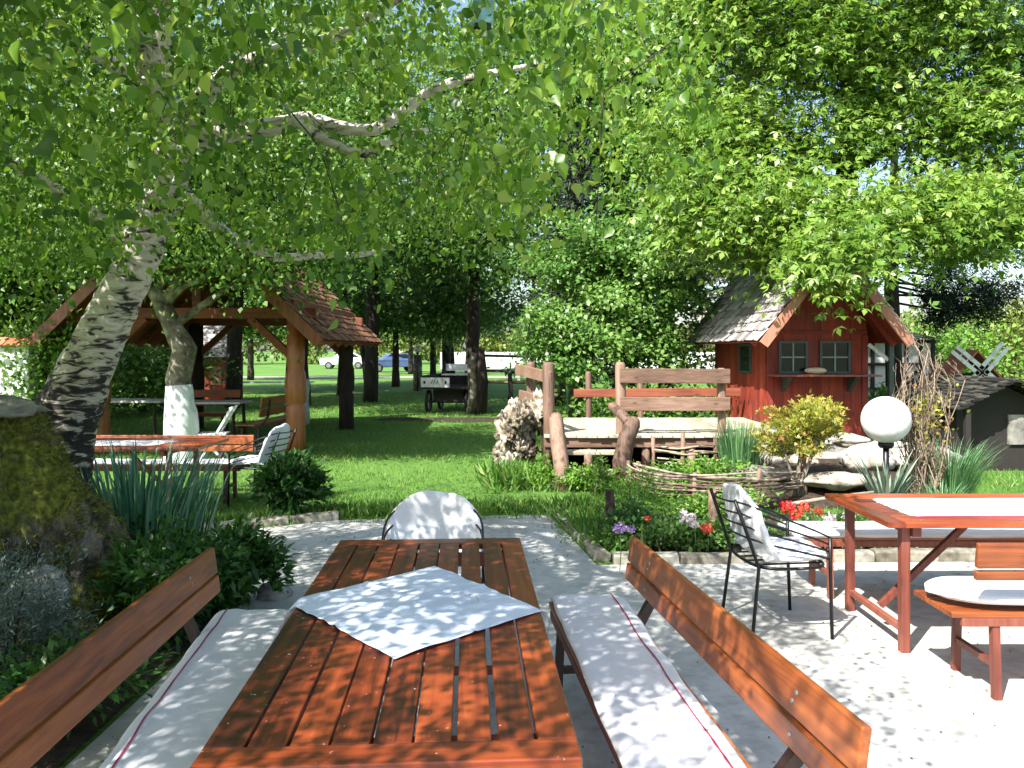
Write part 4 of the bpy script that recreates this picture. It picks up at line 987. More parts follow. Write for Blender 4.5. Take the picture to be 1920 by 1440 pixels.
def shrub(name, label, loc, rx, ry, h, n, size, mat, shape='leaf', cat='shrub', z0=.05, clump=14, stems=10, up=.5, stemmat='darkbark', group=None, csize=.35, zmin=0.0):
    t = thing(name, label, cat, loc, 0, group)
    cc = unit(rnd(clump)) * (RNG.random((clump, 1)) ** .45); cc = cc * np.array([rx, ry, h * .5]); cc[:, 2] += h * .52 + z0
    idx = RNG.integers(0, clump, n); C = cc[idx] + rnd(n) * np.array([rx, ry, h * .5]) * csize * .8
    C[:, 2] = np.maximum(C[:, 2], z0 + zmin)
    ctr = np.array([0, 0, h * .4]); out = unit(C - ctr)
    A = out * .8 + rnd(n) * .55 + np.array([0, 0, -.1]); N = np.array([0, 0, up * .6]) + rnd(n) * .45 + out * .4 + np.array(SUN) * .5
    T = np.clip(.5 + .25 * RNG.normal(size=n) + (RNG.random(clump)[idx] - .5) * .3, 0, 1)
    leaves('foliage', C, A, N, RNG.uniform(.6, 1.2, n) * size, T, mt[mat], t, shape)
    s = MB()
    for k in range(min(stems, clump)):
        q = Vector(cc[k]); s.tube([(random.uniform(-.04, .04), random.uniform(-.04, .04), -.02), (q.x * .35, q.y * .35, q.z * .5), tuple(q)], [.012, .009, .005], 5)
    s.build('stems', mt[stemmat], t)
    return t
shrub('lavender_bush', 'silvery blue lavender bush at the lower left', (-2.42, 3.85, 0), .36, .36, .66, 9000, .034, 'silver', 'narrow', clump=60, csize=.2)
shrub('leafy_bush', 'dark glossy peony bush behind the left bench back', (-2.02, 4.70, 0), .34, .36, .56, 3600, .075, 'shrub', 'lance', clump=45, csize=.22)
shrub('leafy_bush', 'low dark bush between the lavender and the left bench', (-1.98, 3.5, 0), .30, .5, .34, 2200, .06, 'shrub', 'lance', clump=30, csize=.25)
shrub('leafy_bush', 'peony plant spilling over the patio edge above the left bench end', (-1.85, 5.15, 0), .34, .32, .48, 2200, .085, 'shrub', 'lance', clump=34, csize=.2)
shrub('leafy_bush', 'peony plant on the lawn edge right of the iris leaves', (-2.22, 8.1, 0), .30, .28, .56, 2300, .10, 'shrub', 'lance', clump=30, csize=.2)
shrub('leafy_bush', 'small pale-flowered plant at the foot of the iris leaves', (-2.6, 5.65, 0), .4, .3, .42, 1800, .06, 'shrub', 'leaf', clump=30)
shrub('golden_shrub', 'small golden yellow-leaved maple shrub in front of the kiosk', (3.22, 8.9, .1), .44, .36, .62, 3000, .055, 'acer', 'maple', z0=.42, clump=26, stems=0, csize=.22)
for k in range(1):
    t = thing('shrub_trunk', 'grey branching stems under the golden maple shrub', 'shrub', (3.12, 8.75, 0)); s = MB()
    for j in range(7):
        a = random.uniform(-1, 1); s.tube([(a * .05, 0, -.02), (a * .07 + random.uniform(-.03, .03), 0, .25), (a * .22, random.uniform(0, .2), .62), (a * .35 + .05, .15, .85)], [.02, .017, .012, .006], 6)
    s.build('stems', mt['fruitbark'], t)
shrub('herb_patch', 'bright lime green low foliage behind the nearer woven fence', (2.15, 9.2, .0), .62, .3, .36, 2600, .05, 'lime', 'leaf', clump=40, stems=0, z0=.05)
shrub('herb_patch', 'lime green low plants under the wooden steps', (.98, 9.55, .0), .4, .14, .24, 900, .045, 'lime', 'leaf', clump=20, stems=0)
shrub('herb_patch', 'lime green seedling clump right of the bleached root', (.42, 9.75, .0), .16, .12, .30, 500, .05, 'lime', 'leaf', clump=12, stems=0)
shrub('herb_patch', 'small lime plant between the woven fence and the black chair', (2.05, 8.0, .0), .5, .22, .26, 1100, .045, 'lime', 'leaf', clump=20, stems=0)
shrub('geranium_plant', 'low green geranium foliage at the left end of the flower bed', (1.25, 6.75, .0), .42, .24, .19, 2200, .045, 'bushleaf', 'leaf', clump=34, stems=6)
shrub('geranium_plant', 'low green geranium foliage directly behind the black chair', (1.85, 6.78, .0), .38, .22, .19, 1800, .045, 'bushleaf', 'leaf', clump=30, stems=6)
shrub('geranium_plant', 'low green foliage behind the back bench of the right-hand table', (2.9, 6.85, .0), .65, .24, .19, 2400, .045, 'bushleaf', 'leaf', clump=40, stems=6)
shrub('geranium_plant', 'low green foliage in the flower bed at the right edge', (4.3, 6.95, .0), .75, .24, .19, 2200, .045, 'bushleaf', 'leaf', clump=40, stems=6)
shrub('feathery_plant', 'soft feathery plant in the grass at the corner of the flower bed', (1.12, 7.6, .0), .34, .26, .42, 2600, .05, 'lime', 'narrow', clump=30, stems=4)
shrub('leafy_bush', 'dark leafy plant at the kerb corner near the purple flower', (.98, 6.85, .0), .2, .2, .34, 900, .05, 'shrub', 'leaf', clump=16, stems=4)
shrub('small_conifer', 'little dark conifer seedling growing in front of the wooden steps', (1.02, 9.45, .0), .09, .09, .42, 700, .05, 'midleaf', 'narrow', clump=18, stems=3)

def flower(label, px_, py, Y, r, mat, kind='poppy', n=1):
    c = at(px_, py, Y); t = thing('flower', label, 'flower', (c.x, c.y, 0)); h = c.z
    if kind == 'poppy':
        m = MB()
        for k in range(6):
            a0 = k * 1.047 + random.random() * .3; tilt = random.uniform(.2, .9)
            def P(u, v, a0=a0, tilt=tilt):
                a = a0 + (u - .5) * 1.5 * (1 - .2 * v); rr = r * v * (1 - .15 * abs(u - .5) * 2)
                return Vector((math.cos(a) * rr, math.sin(a) * rr, h + rr * tilt + .12 * r * math.sin(u * 9) * v))
            m.grid(P, 6, 4)
        m.build('petals', mt[mat], t)
    else:
        k = 90; C = unit(rnd(k)) * r * np.array([1, 1, .75]) + np.array([0, 0, h]); out = unit(C - np.array([0, 0, h]))
        leaves('petals', C, rnd(k) + out * .3, out, np.full(k, r * .55), RNG.random(k), mt[mat], t, 'leaf')
    s = MB(); s.tube([(0, 0, 0), (.01, .0, h * .5), (0, 0, h)], .004, 5); s.build('stem', mt['stem'], t)
flower('largest bright red flower head behind the arm of the black chair', 1474, 950, 6.52, .052, 'red', 'head')
flower('bright red flower head touching the largest one on its right', 1492, 962, 6.47, .044, 'red', 'head')
flower('orange red flower head just right of the two bright red ones', 1510, 950, 6.72, .045, 'coral', 'head')
flower('coral flower head low in the bed left of the black chair', 1326, 990, 6.52, .045, 'coral', 'head')
flower('orange red poppy at the left end of the flower bed', 1213, 976, 6.62, .045, 'coral')
flower('pale pink flower head midway between the two coral ones', 1288, 970, 6.62, .06, 'pinkwhite', 'head')
flower('small white flower below the pale pink flower head', 1302, 983, 6.52, .03, 'pinkwhite', 'head')
flower('lilac flower nearest the end of the right bench back', 1162, 990, 6.12, .042, 'purple', 'head')
flower('smaller mauve flower right of the lilac one', 1183, 992, 6.17, .03, 'purple', 'head')
flower('white flower behind the left end of the back bench', 1555, 972, 6.42, .045, 'pinkwhite', 'head')
flower('pale pink flower beside the white one behind the back bench', 1590, 968, 6.52, .04, 'pinkwhite', 'head')
flower('tiny red flower head low behind the left end of the back bench', 1535, 960, 6.72, .03, 'red', 'head')

# bare twiggy bush
def twiggy():
    c = Vector((4.35, 8.5, 0)); t = thing('bare_bush', 'tall bare brown twiggy bush right of the globe lamp', 'bush', c); m = MB(); rnd_ = random.Random(3)
    def grow(p, d, L, r, dep):
        pts = [p]; n = 6
        for i in range(n):
            d = (d + Vector((rnd_.uniform(-.24, .24) - p.x * .5, rnd_.uniform(-.2, .2) - p.y * .5, rnd_.uniform(-.1, .25)))).normalized(); p = p + d * L / n; pts.append(p)
        m.tube(pts, [r * (1 - .5 * i / n) for i in range(n + 1)], 5)
        if dep > 0:
            for k in range(5):
                q = pts[rnd_.randint(1, n)]; grow(q, (d * .7 + Vector((rnd_.uniform(-1, 1), rnd_.uniform(-1, 1), rnd_.uniform(-.1, .9)))).normalized(), L * rnd_.uniform(.16, .32), r * .6, dep - 1)
    for k in range(34):
        a = rnd_.uniform(0, 6.28); r0 = rnd_.uniform(.02, .2); grow(Vector((r0 * math.cos(a), r0 * math.sin(a), 0)), Vector((.06 * math.cos(a), .06 * math.sin(a), 1)).normalized(), rnd_.uniform(.9, 1.75), .0075, 2)
    m.build('twigs', mt['barebush'], t)
    n = 260; C = rnd(n) * np.array([.12, .12, .16]) + np.array([.05, 0, 1.0]); leaves('foliage', C, rnd(n), rnd(n), RNG.uniform(.03, .06, n), RNG.random(n), mt['acer'], t, 'leaf')
twiggy()

# ================================================================== RIGHT BACKGROUND BUILDINGS
def halftimber():
    c = Vector((9.5, 19.5, 0)); t = thing('half_timbered_house', 'white plastered house with dark timbers seen behind the kiosk', 'house', c)
    w_ = MB(); w_.box((-.15, 1.0, .98), (1.9, 2.0, 1.96)); w_.build('wall', mt['plaster'], t)
    b = MB()
    for x in (-1.05, -.72, -.28, .1, .45, .75): b.box((x, -.02, .98), (.08, .06, 1.96))
    for z in (.1, .75, 1.35, 1.9): b.box((-.15, -.035, z), (1.9, .06, .07))
    b.bar((.12, -.03, .75), (.43, -.03, 1.35), .06, .06); b.bar((-.7, -.03, .1), (-.3, -.03, .75), .06, .06)
    b.build('timber_frame', mt['timber'], t)
    r = MB(); shingles(r, (-1.3, -.3, 1.95), (1, 0, 0), (0, .98, .12), 2.1, 2.3, .25, .2); r.build('roof', mt['darkshingle'], t)
halftimber()
def windmill():
    p = at(1836, 700, 15.0); c = Vector((p.x, 15.0, 0)); t = thing('garden_windmill', 'small dark garden windmill with white crossed double-board sails', 'windmill', c)
    b = MB(); b.add([(-.42, 0, 0), (.42, 0, 0), (.42, .8, 0), (-.42, .8, 0), (-.28, .15, 1.25), (.28, .15, 1.25), (.28, .65, 1.25), (-.28, .65, 1.25)],
                    [(0, 1, 5, 4), (1, 2, 6, 5), (2, 3, 7, 6), (3, 0, 4, 7), (4, 5, 6, 7)]); b.build('body', mt['timber'], t)
    r = MB()
    for s in (-1, 1): r.add([(s * .42, 0, 1.2), (s * .42, .8, 1.2), (0, .8, 1.68), (0, 0, 1.68)], [(0, 1, 2, 3)])
    r.build('cap', mt['clay'], t, solid=.03)
    zc = 1.7 - (698 - HZ) / F * 15
    for k in range(4):
        a = math.pi / 4 + k * math.pi / 2 + .08; s = MB(); d = Vector((math.cos(a), 0, math.sin(a))); nn = Vector((-math.sin(a), 0, math.cos(a)))
        for q in (-.065, .065): s.bar(Vector((0, -.09, zc)) + nn * q + d * .02, Vector((0, -.09, zc)) + nn * q + d * .68, .075, .02, up=(0, 1, 0))
        for q in (.2, .35, .5): s.bar(Vector((0, -.075, zc)) - nn * .07 + d * q, Vector((0, -.075, zc)) + nn * .07 + d * q, .02, .012, up=(0, 1, 0))
        s.build('sail', mt['whitepaint'], t)
windmill()
def shed():
    c = Vector((6.85, 11.0, 0)); t = thing('low_shed', 'low shed with shade-darkened walls and a mossy shingle gable roof at the right edge', 'shed', c)
    w_ = MB(); zr, ze, hw = 1.27, .86, .78
    vs = []
    for y in (.25, 2.0): vs += [(-.6, y, 0), (.6, y, 0), (.6, y, ze + .08), (0, y, zr - .04), (-.6, y, ze + .08)]
    w_.add(vs, [(0, 1, 2, 3, 4), (9, 8, 7, 6, 5), (1, 6, 7, 2), (5, 0, 4, 9), (4, 3, 8, 9), (3, 2, 7, 8)]); w_.build('wall', mt['timber'], t)
    for s in (-1, 1):
        un = Vector((-s * hw, 0, zr - ze)); L = un.length; un.normalize(); f = MB(); shingles(f, (s * hw, -.15, ze), (0, 1, 0), un, 2.4, L, .11, .14, .022, .035, .03); f.build('roof', mt['darkshingle'], t)
    d = MB(); d.box((.26, .23, .58), (.30, .04, .42)); d.build('door', mt['greyrock'], t, bevel=.005)
    for x in (-.62, .62):
        q = MB(); q.bar((x, -.05, 0), (x, -.05, ze + .02), .07, .07); q.build('porch_post', mt['timber'], t)
shed()
m = MB(); m.box((0, 1.5, .9), (3.0, .25, 1.75)); 
t = thing('garden_wall', 'white plastered wall with orange tile coping at the left edge', 'wall', (-8.98, 11.0, 0)); m.build('wall', mt['plaster'], t)
m = MB()
for k in range(14):
    m.add([(-1.5 + k * .22, 1.3, 1.77), (-1.5 + k * .22 + .2, 1.3, 1.77), (-1.5 + k * .22 + .2, 1.5, 1.90), (-1.5 + k * .22, 1.5, 1.90), (-1.5 + k * .22 + .2, 1.7, 1.77), (-1.5 + k * .22, 1.7, 1.77)], [(0, 1, 2, 3), (3, 2, 4, 5)])
m.build('coping', mt['clay'], t, solid=.03)
def farhut():
    c = Vector((at(395, 700, 26).x, 26, 0)); t = thing('red_hut', 'small red-brown hut with a straw-coloured roof far behind the gazebo', 'hut', c)
    m = MB(); m.box((0, .8, .8), (1.1, 1.4, 1.6)); m.build('wall', mt['kiosk'], t)
    m = MB(); shingles(m, (-.85, -.3, 1.45), (1, 0, 0), (0, .6, .75), 1.7, 1.5, .2, .18); m.build('roof', mt['shingle'], t)
    m = MB(); m.box((.15, .09, .85), (.35, .03, .6)); m.build('door', mt['barge'], t)
farhut()

# ================================================================== WAGON, CAR, PERSON, FENCES (far)
def wagon():
    c = Vector((at(850, 768, 22).x, 22.2, 0)); t = thing('farm_wagon', 'old wooden farm wagon with white front panels parked on the lawn', 'wagon', c, R(-8))
    m = MB(); m.box((.0, 0, .72), (1.5, 2.2, .06)); m.box((-.72, 0, .90), (.04, 2.2, .34)); m.box((.72, 0, .90), (.04, 2.2, .34)); m.box((0, 1.1, .9), (1.5, .04, .34)); m.build('body', mt['timber'], t)
    m = MB(); m.box((-.32, -1.125, .88), (.86, .04, .27)); fr = m.build('front_panel', mt['whitepaint'], t)
    m = MB()
    for x in (-.64, .0): m.lathe((x, -1.149, .88), [(.05, -.05), (.05, .05)], 8) if False else m.box((x, -1.149, .88), (.06, .008, .08))
    for x in (-.42, -.34, -.26): m.bar((x - .03, -1.149, .83), (x + .03, -1.149, .94), .02, .006, up=(0, 1, 0))
    m.build('painted_ornament', mt['timber'], fr)
    m = MB(); m.box((.12, .55, 1.27), (1.1, .05, .20)); m.build('seat_back', mt['whitepaint'], t)
    m = MB(); m.box((.12, .35, 1.06), (1.1, .4, .04)); m.build('seat', mt['whitepaint'], t)
    m = MB()
    for x in (-.4, .64): m.box((x, .5, 1.1), (.06, .06, .7))
    m.build('seat_frame', mt['timber'], t)
    for sx in (-1, 1):
        for y in (-.8, .8):
            w_ = MB(); cx = sx * .60; n = 20; pts = [(cx, y + .3 * math.cos(2 * math.pi * k / n), .32 + .3 * math.sin(2 * math.pi * k / n)) for k in range(n + 1)]
            w_.tube(pts, .05, 8); wo = w_.build('wheel', mt['rubber'], t)
            r = MB()
            for k in range(6): a = k * math.pi / 3; r.bar((cx, y, .32), (cx, y + .26 * math.cos(a), .32 + .26 * math.sin(a)), .03, .03, up=(1, 0, 0))
            r.build('spokes', mt['steel'], wo)
    for y in (-.8, .8):
        a = MB(); a.tube([(-.62, y, .32), (.62, y, .32)], .03, 8); a.box((0, y, .5), (.9, .1, .34)); a.build('axle', mt['timber'], t)
wagon()
[setattr(o_, 'scale', (.9, .9, .95)) for o_ in bpy.data.objects if o_.name == 'farm_wagon']
def car(label, x, y, rz, paint):
    t = thing('parked_car', label, 'car', (x, y, 0), rz, 'cars parked beyond the lawn')
    prof = [(-2.05, .35), (-2.1, .75), (-1.95, .95), (-1.0, 1.0), (-.45, 1.40), (.9, 1.45), (1.75, 1.02), (2.05, .9), (2.1, .4)]
    m = MB(); n = len(prof); W = .85
    def ring(y_, k): return [(a * (1 if z < 1.02 else 1), y_ * (1 if z < 1.03 else .82), z) for a, z in prof]
    vs = ring(-W, 0) + ring(W, 0); fs = [tuple(reversed(range(n))), tuple(range(n, 2 * n))] + [(i, (i + 1) % n, n + (i + 1) % n, n + i) for i in range(n)]
    m.add(vs, fs); m.build('body', paint, t, bevel=.06, seg=3)
    g_ = MB()
    g_.add([(-.98, -.7, 1.03), (-.98, .7, 1.03), (-.52, .62, 1.37), (-.52, -.62, 1.37)], [(0, 1, 2, 3)]); g_.add([(1.72, -.7, 1.07), (1.72, .7, 1.07), (.98, .62, 1.42), (.98, -.62, 1.42)], [(0, 3, 2, 1)])
    for s in (-1, 1): g_.add([(-.8, s * .80, 1.04), (1.45, s * .80, 1.04), (.85, s * .722, 1.36), (-.4, s * .722, 1.34)], [(0, 1, 2, 3)])
    g_.build('windows', mt['glass'], t, solid=-.02)
    for sx in (-1.3, 1.3):
        for s in (-1, 1):
            w_ = MB(); w_.tube([(sx, s * .70, .32), (sx, s * .88, .32)], .32, 18, smooth=True); wo = w_.build('wheel', mt['rubber'], t)
            r = MB(); r.tube([(sx, s * .885, .32), (sx, s * .892, .32)], .2, 14); r.build('rim', mt['steel'], wo)
    for s in (-1, 1):
        l = MB(); l.box((-2.07, s * .62, .78), (.06, .3, .14)); l.build('headlight', mt['whitepaint'], t, bevel=.02)
    return t
car('blue-grey car parked far beyond the lawn behind a dark trunk', at(738, 690, 62).x, 62, R(20), mt['carpaint'])
car('white car parked at the far left beside the distant lamp', at(700, 690, 72).x - 2.6, 72, R(5), plain('white_car_paint', (.6, .62, .64), .25, 0, coat=.6))
def person():
    x = at(703, 690, 60).x; t = thing('person', 'person in dark clothes standing beside the distant blue-grey car', 'person', (x, 60, 0), R(-60))
    vs = [(0, 0, .95), (0, .02, 1.15), (0, .04, 1.32), (0, .05, 1.42), (0, .07, 1.50), (0, .08, 1.60),
          (.10, 0, .88), (.11, .03, .48), (.11, -.01, .08), (.11, .10, .03), (-.10, 0, .88), (-.11, -.06, .48), (-.11, -.12, .08), (-.11, -.01, .03),
          (.17, .03, 1.36), (.21, .05, 1.10), (.20, .20, .92), (-.17, .03, 1.36), (-.22, .0, 1.10), (-.21, .08, .86)]
    ed = [(0, 1), (1, 2), (2, 3), (3, 4), (4, 5), (0, 6), (6, 7), (7, 8), (8, 9), (0, 10), (10, 11), (11, 12), (12, 13), (2, 14), (14, 15), (15, 16), (2, 17), (17, 18), (18, 19)]
    rad = [.13, .12, .13, .06, .06, .09, .085, .055, .04, .035, .085, .055, .04, .035, .06, .04, .03, .06, .04, .03]
    me = bpy.data.meshes.new('body'); me.from_pydata(vs, ed, []); o = bpy.data.objects.new('body', me); COL.objects.link(o); o.parent = t; me.materials.append(mt['shirt'])
    mo = o.modifiers.new('skin', 'SKIN'); 
    sv = me.skin_vertices[0].data if me.skin_vertices else None
    if sv is None:
        bpy.context.view_layer.objects.active = o; bpy.ops.mesh.customdata_skin_add() ; sv = me.skin_vertices[0].data
    for i, r in enumerate(rad): sv[i].radius = (r, r)
    sv[0].use_root = True; s = o.modifiers.new('sub', 'SUBSURF'); s.levels = 1; s.render_levels = 1
    h = MB(); h.ico((0, .09, 1.60), .105, 3, 0, 1, 0, (.85, 1, 1.15)); h.build('head', mt['skin'], t)
    h = MB(); h.ico((0, .07, 1.635), .11, 3, .05, 2, 1, (.9, 1, 1.05)); h.build('hair', mt['hair'], t)
person()
# pole fence behind, boundary wall
def polefence():
    Y = 21.2; c = Vector((at(902, 775, Y).x, Y, 0)); t = thing('pole_fence', 'dark rustic pole fence running right from the rough stump post', 'fence', c)
    for dx, h, r in ((.0, 1.75, .13), (.75, 1.2, .07), (1.6, 1.1, .07)):
        m = MB(); m.tube([(dx, 0, -.05), (dx + .04, 0, h * .5), (dx, 0, h)], [r * 1.2, r, r * .8], 10, wob=.4); m.build('fence_post', mt['darkbark'], t)
    for z in (1.55, 1.15, .85):
        m = MB(); m.tube([(0, .1, z), (.9, .1, z - .02), (1.9, .1, z - .06)], .035, 8, wob=.3); m.build('pole', mt['darkbark'] if z > 1 else mt['railz'], t)
    m = MB(); m.tube([(-.26, 0, -.05), (-.2, .05, .6), (-.25, .03, 1.3), (-.18, .03, 1.62)], [.16, .14, .12, .09], 10, wob=.4); m.build('stump', mt['fruitbark'], t)
polefence()
m = MB(); m.box((0, 0, .75), (34, .3, 1.5)); o = m.build('boundary_wall', mt['plaster'], loc=(at(930, 680, 72).x + 12, 72, 0)); tag(o, 'long low pale wall far beyond the lawn', 'wall')

# hanging glass lantern
def lantern():
    p = at(905, 48, 3.1); t = thing('glass_lantern', 'pale teal glass lantern hanging from the leaves at the top edge', 'lantern', p)
    m = MB(); m.lathe((0, 0, 0), [(.030, .0), (.042, .01), (.044, .08), (.038, .13), (.022, .15)], 20)
    mm, nd, lk, pb = M_('teal_glass'); pb.inputs['Base Color'].default_value = (.35, .6, .6, 1); pb.inputs['Roughness'].default_value = .15; pb.inputs['Transmission Weight'].default_value = .6
    m.build('glass', mm, t)
    m = MB(); m.lathe((0, 0, -.02), [(.02, 0), (.036, .008), (.034, .022)], 20); m.build('base', mt['metal'], t)
    m = MB(); m.tube([(0, 0, .15), (.0, 0, .6)], .002, 5); m.build('wire', mt['metal'], t)
lantern()

# ================================================================== TREES
def limb(mb, p0, p1, r0, r1, sag=.0, n=7, wig=.06, seg=7):
    p0 = Vector(p0); p1 = Vector(p1); L = (p1 - p0).length; pts = []
    s_ = random.random() * 30
    for i in range(n + 1):
        f_ = i / n; q = p0.lerp(p1, f_); k = math.sin(math.pi * f_)
        q += Vector((noise.noise(Vector((s_, f_ * 3, 0))), noise.noise(Vector((0, f_ * 3, s_))), noise.noise(Vector((f_ * 3, s_, 4))))) * wig * L * k * 2
        q.z += sag * L * k; pts.append(q)
    mb.tube(pts, [r0 + (r1 - r0) * (i / n) ** .8 for i in range(n + 1)], seg)
    return pts
def crown_pts(blobs, per, cr, flat=.55, shell=.5):
    """blobs: (cx,cy,cz,rx,ry,rz,nclusters). returns clusters, leaf centres, cluster id, blob ctr"""
    CL = []; CT = []
    for (cx, cy, cz, rx, ry, rz, n) in blobs:
        q = unit(rnd(n)) * (RNG.random((n, 1)) ** shell); CL.append(q * np.array([rx, ry, rz]) + np.array([cx, cy, cz])); CT.append(np.repeat([[cx, cy, cz - rz * .5]], n, 0))
    CL = np.concatenate(CL); CT = np.concatenate(CT); n = len(CL) * per
    idx = np.repeat(np.arange(len(CL)), per); rs = cr * RNG.uniform(.6, 1.4, len(CL))[idx]
    C = CL[idx] + rnd(n) * rs[:, None] * np.array([1, 1, flat]) * .6
    C[:, 2] -= .25 * rs * (np.sum((C[:, :2] - CL[idx][:, :2]) ** 2, 1) / (rs ** 2))
    return CL, C, idx, CT
def tree(name, label, loc, trunk, radii, blobs, mat, size, per=60, cr=.6, bark='bark', shape='leaf', group=None, flat=.5, limbs=26, white=None, droop=0.0, upn=.7, cat='tree', shell=.5, cull=None, seg=14):
    t = thing(name, label, cat, loc, 0, group); lo = Vector(loc)
    tm = MB(); tp_ = [Vector(p) - lo for p in trunk]
    # refine the trunk with slight wobble
    fine = []; fr = []
    for i in range(len(tp_) - 1):
        for k in range(5): f_ = k / 5; fine.append(tp_[i].lerp(tp_[i + 1], f_)); fr.append(radii[i] + (radii[i + 1] - radii[i]) * f_)
    fine.append(tp_[-1]); fr.append(radii[-1]); tm.tube(fine, fr, seg, wob=.18)
    CL, C, idx, CT = crown_pts(blobs, per, cr, flat, shell)
    order = RNG.permutation(len(CL))[:limbs]
    for j in order:
        q = Vector(CL[j]) - lo; cand = [(((p - q).length + (3 * max(0, p.z - q.z + .2))), i) for i, p in enumerate(fine) if i > len(fine) * .3]
        i = min(cand)[1]; r0 = min(fr[i] * .55, .10); limb(tm, fine[i], q, r0, .012, sag=.06)
    tm.build('trunk', mt[bark], t)
    if white:
        w_ = MB(); k0 = [i for i, p in enumerate(fine) if p.z <= white]; w_.tube([fine[i] for i in k0], [fr[i] * 1.03 + .004 for i in k0], seg, wob=.18)
        w_.build('whitewashed_base', mt['whitewash'], t)
    n = len(C); out = unit(C - CT[idx])
    A = rnd(n) * .6 + out * .5 + np.array([.1, -.1, -droop - .35]); N = rnd(n) * .42 + np.array([0, 0, upn * .5]) + out * .3 + np.array(SUN) * .75
    T = np.clip(.45 + .2 * RNG.normal(size=n) + (RNG.random(len(CL))[idx] - .5) * .45, 0, 1)
    S = RNG.uniform(.7, 1.25, n) * size
    if cull is not None:
        k = cull(C); C, A, N, T, S = C[k], A[k], N[k], T[k], S[k]
    leaves('crown', C, A, N, S, T, mt[mat], t, shape, origin=loc)
    return t

# --- the near birch
def shade(x, y):
    """wanted shade on the ground at (x,y), which birch leaves are placed to cast, 0..1"""
    n = len(x); s = np.full(n, .35)
    def reg(m, v): s[m] = v
    reg((y > 8.3) & (y < 12.5) & (x > -3.2), .10)
    reg((x > .9) & (y > 6.2), .22)
    reg((x > -2.9) & (x < 1.4) & (y > 4.1) & (y <= 8.3), .85)
    reg((x > 1.3) & (x < 1.95) & (y > 4.9) & (y < 6.3), .45)
    reg((x > -1.6) & (x <= .75) & (y > 2.9) & (y <= 4.1), .9)
    reg((x > -1.6) & (x <= -.5) & (y > 1.2) & (y <= 2.9), .6)
    reg((x > -.5) & (x <= .9) & (y > 1.2) & (y <= 2.9), .3)
    reg((x > .75) & (y > 3.2) & (x < 1.6) & (y < 4.3), .5)
    reg((x > 1.0) & (y < 3.2), .0)
    reg((x > 1.6) & (y < 4.9), .0)
    reg((x > 1.95) & (y < 6.2), .0)
    reg((x < -1.6) & (y < 7.5), .75)
    reg((x < -3.2) & (y >= 7.5), .55)
    return s
